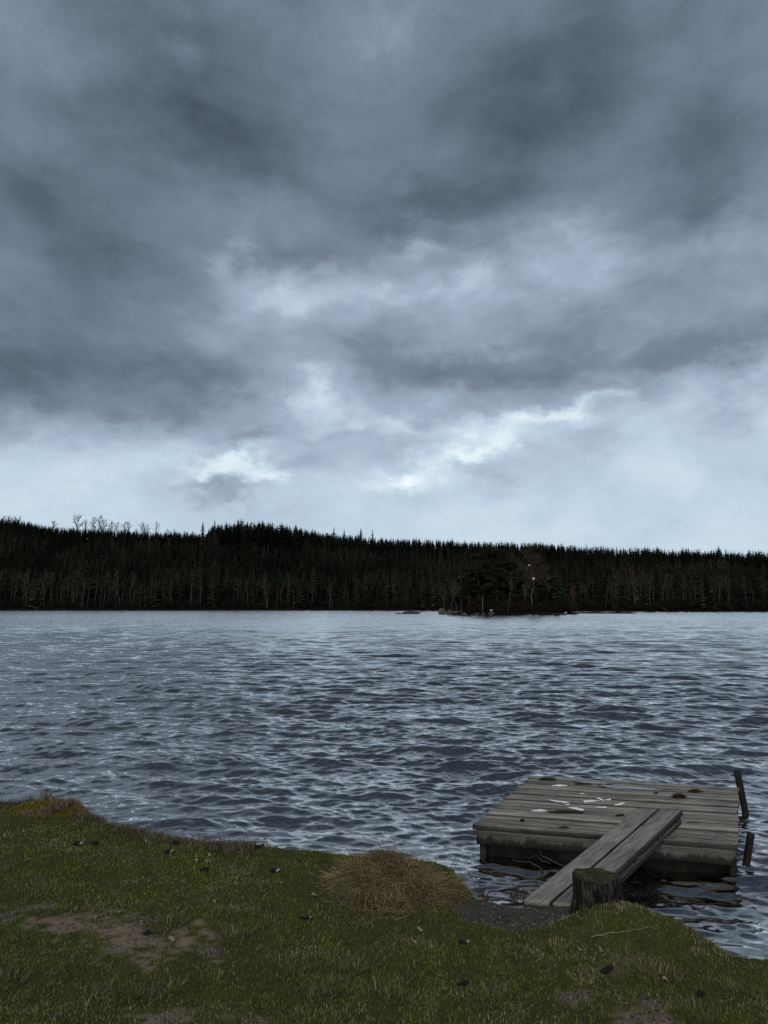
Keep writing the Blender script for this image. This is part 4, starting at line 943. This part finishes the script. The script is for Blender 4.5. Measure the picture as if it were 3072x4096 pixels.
# mossy hummock at the left rim with a broken grey stub
hp = on_ground(185, 3225); hcx, hcy = hp[0] + .1, hp[1] - .1
hum = empty('moss_hummock', (hcx, hcy, float(bank_z(hcx, hcy)))); tag(hum, 'yellow-green mossy hummock at the left end of the bank edge', 'moss hummock'); O = np.array(hum.location)
m = MB(); rings = []
for q in (1.05, .9, .7, .45, .2):
    X_ = hcx + .40 * q * np.cos(aa) * (1 + .1 * np.sin(4 * aa)); Y_ = hcy + .24 * q * np.sin(aa); rings.append(np.stack([X_, Y_, bank_z(X_, Y_) - .015 + .085 * (1 - q ** 2) * (1 + .5 * (fbm(X_ * 12, Y_ * 12, 141) - .5))], 1))
rings = np.vstack(rings); m.add(np.vstack([rings, [[hcx, hcy, float(bank_z(hcx, hcy)) + .07]]]) - O, np.concatenate([np.stack([j, j2, j2 + 40, j + 40], 1) + 40 * k for k in range(4)]), np.stack([j + 160, j2 + 160, np.full(40, 200)], 1), (.06, .052, .012)); link('mound', m.mesh('mound', M_GROUND, True), hum)
nbl = 15000; a_ = rng.uniform(0, 2 * pi, nbl); q = np.sqrt(rng.uniform(0, 1, nbl)); x = hcx + .43 * q * np.cos(a_); y = hcy + .26 * q * np.sin(a_); z = bank_z(x, y) - .02 + .085 * (1 - q ** 2) * (1 + .5 * (fbm(x * 12, y * 12, 141) - .5))
mo = (fbm(x * 4, y * 4, 143) + .5 * (hcx - x)) > .38; cols = np.where(mo[:, None], np.array([[.15, .14, .022]]), np.array([[.20, .155, .10]])) * rng.uniform(.5, 1.4, (nbl, 1)); L = np.where(mo, .02, .06) * rng.uniform(.5, 1.3, nbl)
V, q4, t3, cc = blades(np.stack([x, y, z], 1) - O, L, np.full(nbl, .0034), rng.uniform(0, 6.28, nbl), np.abs(rng.normal(.5, .4, nbl)), cols); link('moss', mesh_np('moss', V, q4, t3, M_BLADE, cc), hum)
st = at_y(172, 3215, hcy + .02); m = MB()
for (ox_, oy_, hh, rr, tl) in ((0, 0, .125, .034, .004), (.045, .01, .10, .017, .012), (.068, .0, .07, .018, .01), (-.016, -.012, .105, .018, -.004)):
    m.tube([(ox_, oy_, -.05), (ox_ + tl * .4, oy_, hh * .5), (ox_ + tl, oy_, hh * .9), (ox_ + tl * 1.2, oy_, hh)], [rr * 1.1, rr, rr * .8, rr * .25], 7)
tag(link('broken_stub', m.mesh('broken_stub', M_GREYSTUB), None, (st[0], st[1], st[2] - .005)), 'small broken grey wooden stub sticking out of the moss hummock', 'stub')

# tufts that stand out of the lawn
TG = 'taller grass tufts on the lawn'; k = 0
for (px, py, R_, nb2, L_) in [(670, 3700, .12, 420, .085), (930, 3750, .10, 260, .08), (530, 3990, .09, 240, .085), (370, 3990, .10, 260, .085), (320, 4060, .12, 260, .09), (30, 3930, .10, 240, .08), (700, 3960, .07, 140, .09), (20, 3480, .06, 80, .07), (450, 3705, .05, 160, .04), (515, 3685, .05, 160, .04), (300, 3868, .08, 150, .07),
                             (1150, 3880, .12, 260, .08), (1540, 3990, .11, 260, .085), (1960, 3990, .12, 260, .08), (1420, 3880, .08, 200, .075), (1240, 4000, .10, 200, .08), (1340, 3960, .10, 200, .08), (2600, 3880, .12, 330, .09), (2650, 3905, .10, 260, .085), (2960, 3960, .10, 240, .08), (2330, 4050, .10, 200, .06), (2780, 4060, .12, 260, .08), (1100, 3700, .08, 140, .07), (970, 3650, .06, 120, .06), (150, 3570, .14, 300, .07), (330, 3560, .12, 240, .06), (2430, 3620, .07, 140, .09), (2480, 3650, .06, 140, .06), (2540, 3640, .05, 60, .08), (2640, 3650, .05, 60, .07)]:
    p = on_ground(px, py); e_ = tuft_arrays(p[0], p[1], R_, int(nb2 * .65), L_ * .8, GREENT if (px < 2400 or py > 3950) else GREENT + STRAW); O = p
    o = link('grass_tuft', mesh_np('grass_tuft', e_[0] - O, e_[1], e_[2], M_BLADE, e_[3]), None, tuple(p)); tag(o, 'taller tuft of pale-tipped grass standing out of the lawn', 'grass tuft', TG)

# straw fringe on the left rim
xs = []; nf = 16000; x = rng.uniform(-5.2, -1.0, nf); ye = np.interp(x, EDGE[:, 0], EDGE[:, 1]); y = ye - np.abs(rng.normal(0, .13, nf)) + .02; dn_ = fbm(x * 3, y * 3, 151, 3); ok = rng.uniform(0, 1, nf) < np.clip((dn_ - .32) * 3, .12, 1); x, y = x[ok], y[ok]; nf = len(x)
cols = np.array([(.13, .10, .072), (.09, .07, .052), (.17, .145, .10), (.05, .058, .026), (.07, .072, .04)])[rng.integers(0, 5, nf)] * rng.uniform(.5, 1.3, (nf, 1))
V, q4, t3, cc = blades(np.stack([x, y, bank_z(x, y) - .01], 1), rng.uniform(.035, .13, nf) * (.6 + .7 * fbm(x * 6, y * 6, 153)), np.full(nf, .0034), rng.uniform(0, 6.28, nf), np.abs(rng.normal(.5, .35, nf)), cols)
stuff('dry_grass', mesh_np('dry_grass', V, q4, t3, M_BLADE, cc), 'dry brownish grass fringe along the left bank edge', 'grass')

# moss and weed clumps on the deck
def deck_clump(px, py, R_, nb2, L_, cols, label, sq=.35):
    p = on_deck(px, py, 0.0); e_ = tuft_arrays(p[0], p[1], R_, nb2, L_, cols, .7, .003, lambda x, y: np.full(np.shape(x), ZD), True, .012, sq); tag(link('moss_clump', mesh_np('moss_clump', e_[0] - p, e_[1], e_[2], M_BLADE, e_[3]), None, tuple(p)), label, 'moss')
MG = [(.06, .06, .022), (.09, .08, .03), (.045, .045, .02)]; RG = [(.07, .04, .022), (.05, .032, .02), (.09, .06, .03)]
deck_clump(2262, 3250, .17, 1500, .022, MG, 'long yellow-green moss streak in the middle of the deck', .22)
deck_clump(2190, 3118, .09, 800, .03, MG, 'green moss clump on the far left corner of the deck', .4)
deck_clump(2330, 3138, .10, 700, .022, MG, 'thin moss streak beside the puddle at the deck back', .22)
deck_clump(2717, 3189, .055, 700, .05, RG, 'reddish brown weed tuft on the deck right half', .6)
deck_clump(2782, 3167, .07, 600, .035, MG, 'green moss tuft near the far right deck corner', .45)
deck_clump(2255, 3312, .05, 260, .02, MG, 'small dry moss bit near the deck front edge', .4)
deck_clump(2770, 3292, .08, 300, .012, RG, 'flat reddish moss streak right of the gangway end', .2)

# droppings, leaves, pebbles and sticks on the lawn
def lumps(name, p, parts, label, cat, grp, r=.012):
    m_ = MB()
    for (mat_i, ox_, oy_, an, L, rr) in parts:
        d_ = np.array([cos(an), sin(an), .12]) * L / 2; c_ = np.array([ox_, oy_, rr * .7]); tt = np.linspace(-1, 1, 7); m_.tube(c_ + tt[:, None] * d_ + np.stack([0 * tt, 0 * tt, .15 * rr * np.sin(tt * 4)], 1), rr * np.sqrt(np.clip(1 - (tt * .96) ** 2, .05, 1)), 8, mat_i)
    o = link(name, m_.mesh(name, M_LUMP, True), None, tuple(p)); return tag(o, label, cat, grp)
M_LUMP = mat_col('dropping_lumps', .85, .2, .5, 120)
DK, GY, BN = (.010, .009, .008), (.24, .24, .21), (.07, .075, .045)
for (px, py, kind) in [(378, 3382, 0), (308, 3385, 1), (670, 3415, 1), (696, 3378, 0), (1048, 3395, 0), (822, 3491, 0), (985, 3506, 2), (1094, 3494, 1), (597, 3742, 0), (1220, 3683, 1), (1853, 3781, 1), (1846, 3951, 0), (2420, 3896, 0), (2801, 3985, 0)]:
    p = on_ground(px, py, .012); parts = []; sc = 1.1 if (py < 3500 or px == 2420) else .72
    for q in range(3): parts.append((DK, rng.normal(0, .012), rng.normal(0, .010), rng.uniform(-.5, .9), rng.uniform(.035, .055) * sc, rng.uniform(.008, .012) * sc))
    lab, grp = 'small dark dropping lying on the short grass', 'dark droppings on the lawn'
    if kind == 1: parts.append((GY, .028, .008, .4, .03 * sc, .009 * sc)); lab, grp = 'dark dropping with a whitish end on the lawn', 'white-ended droppings on the lawn'
    if kind == 2: parts = [(BN, rng.normal(0, .014), rng.normal(0, .012), rng.uniform(0, 3), .035, .011) for _ in range(4)]; lab, grp = 'greenish grey dropping on the lawn left of the tussock', None
    lumps('dropping', p, parts, lab, 'dropping', grp)
for (px, py, s_) in [(686, 3771, 1.2), (1680, 3732, 1.1), (1658, 3781, .9), (1257, 3593, 1.2), (1336, 3484, 1.2), (787, 3438, 1), (839, 3430, 1), (785, 3452, 1), (826, 3456, .8), (1245, 3412, 1), (2250, 3777, .6), (2320, 3812, .7), (2398, 3805, .7), (2405, 3816, .6), (2659, 3933, .9), (93, 3332, .8), (583, 3376, .7), (1070, 3660, .6), (860, 3615, .8)]:
    p = on_ground(px, py, .022); m_ = MB(); n_ = 9; tt = np.linspace(-1, 1, n_); w = .011 * s_ * np.sqrt(np.clip(1 - tt ** 2, .02, 1)); up_ = .006 * np.cos(tt * 2 + rng.uniform(0, 3)); an = rng.uniform(-.8, .8)
    s_ *= .62; w *= .62; d_ = np.array([cos(an), sin(an), 0]); pr = np.array([-sin(an), cos(an), .5]); cl = tt[:, None] * .024 * s_ * d_ + np.stack([0 * tt, 0 * tt, up_], 1)
    V = np.concatenate([cl - w[:, None] * pr, cl + w[:, None] * pr]); V = np.concatenate([V, V - (0, 0, .0015)]); i = np.arange(n_ - 1)
    m_.add(V, np.concatenate([np.stack([i, i + 1, i + n_ + 1, i + n_], 1), np.stack([i, i + n_, i + n_ + 1, i + 1], 1) + 2 * n_])); tag(link('dead_leaf', m_.mesh('dead_leaf', M_LEAF), None, tuple(p)), 'small pale dead leaf lying curled on the grass', 'leaf', 'pale dead leaves on the lawn')
p = on_ground(2575, 3996, .008); tag(link('pebble', rock_mesh('pebble', 20, .024, .018, .014), None, tuple(p)), 'pale rounded pebble in the worn grass near the camera', 'pebble')
p = on_deck(2088, 3284, 0.0); lumps('dark_scrap', p, [(DK, 0, 0, .3, .05, .010), (DK, -.006, 0, .1, .02, .012)], 'small dark scrap lying on the deck near its front left corner', 'scrap', None)
p = on_deck(2475, 3263, 0.0); lumps('dark_scrap', p, [(DK, 0, 0, .1, .07, .008), (GY, .03, .006, .3, .03, .006), (DK, .035, 0, 0, .03, .008)], 'dark scrap with pale spot on the deck just left of gangway', 'scrap', None)
p = on_deck(2623, 3175, 0.0); lumps('dark_scrap', p, [(DK, 0, 0, .2, .05, .010)], 'tiny dark scrap on the deck behind the gangway end', 'scrap', None)

def twig(name, pts, r0, r1, m_, label, cat, grp=None, branches=()):
    pts = np.array(pts); O_ = pts[0].copy(); mb_ = MB(); n_ = 14; tt = np.linspace(0, len(pts) - 1, n_); P_ = np.stack([np.interp(tt, np.arange(len(pts)), pts[:, k]) for k in range(3)], 1); P_[1:-1] += rng.normal(0, .0035, (n_ - 2, 3)); mb_.tube(P_ - O_, np.linspace(r0, r1, n_), 5)
    for br in branches: mb_.tube(np.array(br) - O_, np.linspace(r0 * .6, r1 * .7, len(br)), 4)
    return tag(link(name, mb_.mesh(name, m_, True), None, tuple(O_)), label, cat, grp)
twig('stick', [on_ground(x, y, .020) for x, y in ((2365, 3733), (2460, 3730), (2550, 3729), (2640, 3725))], .0038, .0014, M_STICK, 'long thin pale stick lying across the grass below the stump', 'stick')
twig('stick', [on_ground(x, y, .03) for x, y in ((155, 3345), (190, 3330), (245, 3316))], .004, .002, M_STICK, 'thin pale stick lying on the grass below the moss hummock', 'stick')
p0 = on_ground(2938, 3818); Yt = p0[1] - .02; f_ = lambda x, y, dy=0: at_y(x, y, Yt + dy)
twig('sapling', [p0, f_(2950, 3760), f_(2961, 3730), f_(2990, 3680), f_(3024, 3630), f_(3054, 3600)], .0048, .0018, M_TWIGDARK, 'single bare dark sapling twig standing at the right bank edge', 'twig', None, [[f_(3024, 3630), f_(3036, 3625), f_(3044, 3628), f_(3030, 3632)], [f_(2944, 3812), f_(2955, 3800), f_(2972, 3792)]])
for k, (b0, tpx, lab) in enumerate([((1805, 3500), (1850, 3375), 'leaning dry reed stem at the right side of the tussock'), ((1790, 3490), (1835, 3395), 'shorter reed stem close to the tussock right side'), ((1440, 3480), (1370, 3375), 'bare weed stem rising from the tussock left part'), ((1450, 3530), (1395, 3470), 'short bare stem low on the tussock left side')]):
    p0 = at_z(*b0, .30); twig('reed_stem', [p0, at_y((b0[0] + tpx[0]) / 2 + 4, (b0[1] + tpx[1]) / 2, p0[1]), at_y(*tpx, p0[1])], .0026, .001, M_TWIGDARK, lab, 'stem', None, [[at_y((b0[0] + tpx[0]) / 2 + 4, (b0[1] + tpx[1]) / 2, p0[1]), at_y((b0[0] + tpx[0]) / 2 + 20, (b0[1] + tpx[1]) / 2 - 22, p0[1])]])
TW = lambda l, z=.03: [at_z(2050 + x * .3617, 3350 + y * .3617, z + .02 * k) for k, (x, y) in enumerate(l)]
twig('bare_branch', TW([(580, 310), (500, 295), (400, 235), (330, 205), (280, 130), (190, 75)]), .004, .0015, M_BRANCH, 'bare branch arching out of the water in front of the deck', 'branch', None, [TW([(190, 75), (150, 100), (105, 125)], .13)])
twig('bare_branch', TW([(330, 350), (260, 310), (190, 275), (90, 262), (0, 255)]), .0036, .0015, M_BRANCH, 'bare branch lying low on the water left of the gangway', 'branch')
twig('bare_branch', TW([(420, 290), (330, 255), (250, 195), (180, 235)]), .003, .0012, M_BRANCH, 'thin curled branch between the deck front and the gangway', 'branch')
twig('bare_branch', TW([(725, 195), (650, 175), (560, 150)]), .0035, .0015, M_BRANCH, 'short pale twig against the deck front beside the gangway', 'branch')
f_ = lambda x, y, z=.03: at_z(2700 + x * .2242, 3550 + y * .2242, z)
twig('floating_branch', [f_(220, 285, .01), f_(330, 265, .03), f_(440, 215, .05), f_(480, 270, .03), f_(575, 300, .01), f_(700, 300, .01)], .006, .003, M_TWIGDARK, 'dark crooked branch floating off the right bank', 'branch')
# small marsh weeds between tussock and gangway
for k, (px, py, lab, R_, nn) in enumerate([(2075, 3570, 'dark weed clump in the shallows beside the gangway foot', .07, 160), (1930, 3560, 'sparse dark weed in the shallows between tussock and gangway', .05, 60), (2150, 3520, 'few dark weed stems against the gangway left edge', .03, 26)]):
    p = at_z(px, py, .05); e_ = tuft_arrays(p[0], p[1], R_, nn, .13, [(.03, .028, .018), (.05, .045, .03), (.02, .02, .014)], .45, .003, lambda x, y: np.full(np.shape(x), .0)); tag(link('marsh_weed', mesh_np('marsh_weed', e_[0] - p, e_[1], e_[2], M_BLADE, e_[3]), None, tuple(p)), lab, 'weed')
# wood chips and grit on the trodden path
nch = 600; x = rng.normal(PATH_C[0], .26, nch); y = rng.normal(PATH_C[1], .24, nch); ok = path_mask(x, y) > .5; x, y = x[ok], y[ok]; m = MB()
for (cx, cy, hx_, hy_, k) in SOIL:
    xx = rng.normal(cx, hx_ * .6, 140); yy = rng.normal(cy, hy_ * .6, 140); ok = soil_mask(xx, yy) > .4; x = np.append(x, xx[ok]); y = np.append(y, yy[ok])
for xx, yy in zip(x, y):
    s_ = rng.uniform(.003, .010); an = rng.uniform(0, 3); zz = float(bank_z(xx, yy)) + .002; d_ = np.array([cos(an), sin(an), .1]) * s_; e_ = np.array([-sin(an), cos(an), 0]) * s_ * .4; c_ = np.array([xx, yy, zz]); h_ = np.array([0, 0, s_ * .5])
    m.add([c_ - d_ - e_, c_ + d_ - e_, c_ + d_ + e_, c_ - d_ + e_, c_ - d_ * .8 - e_ * .8 + h_, c_ + d_ * .8 - e_ * .8 + h_, c_ + d_ * .7 + e_ * .7 + h_, c_ - d_ * .8 + e_ * .6 + h_], [(4, 5, 6, 7), (0, 1, 5, 4), (1, 2, 6, 5), (2, 3, 7, 6), (3, 0, 4, 7)], None, np.array([.10, .088, .075]) * rng.uniform(.25, 1.7))
stuff('gravel', m.mesh('gravel', M_GROUND), 'grit and small chips on the trodden path and bare soil', 'gravel')
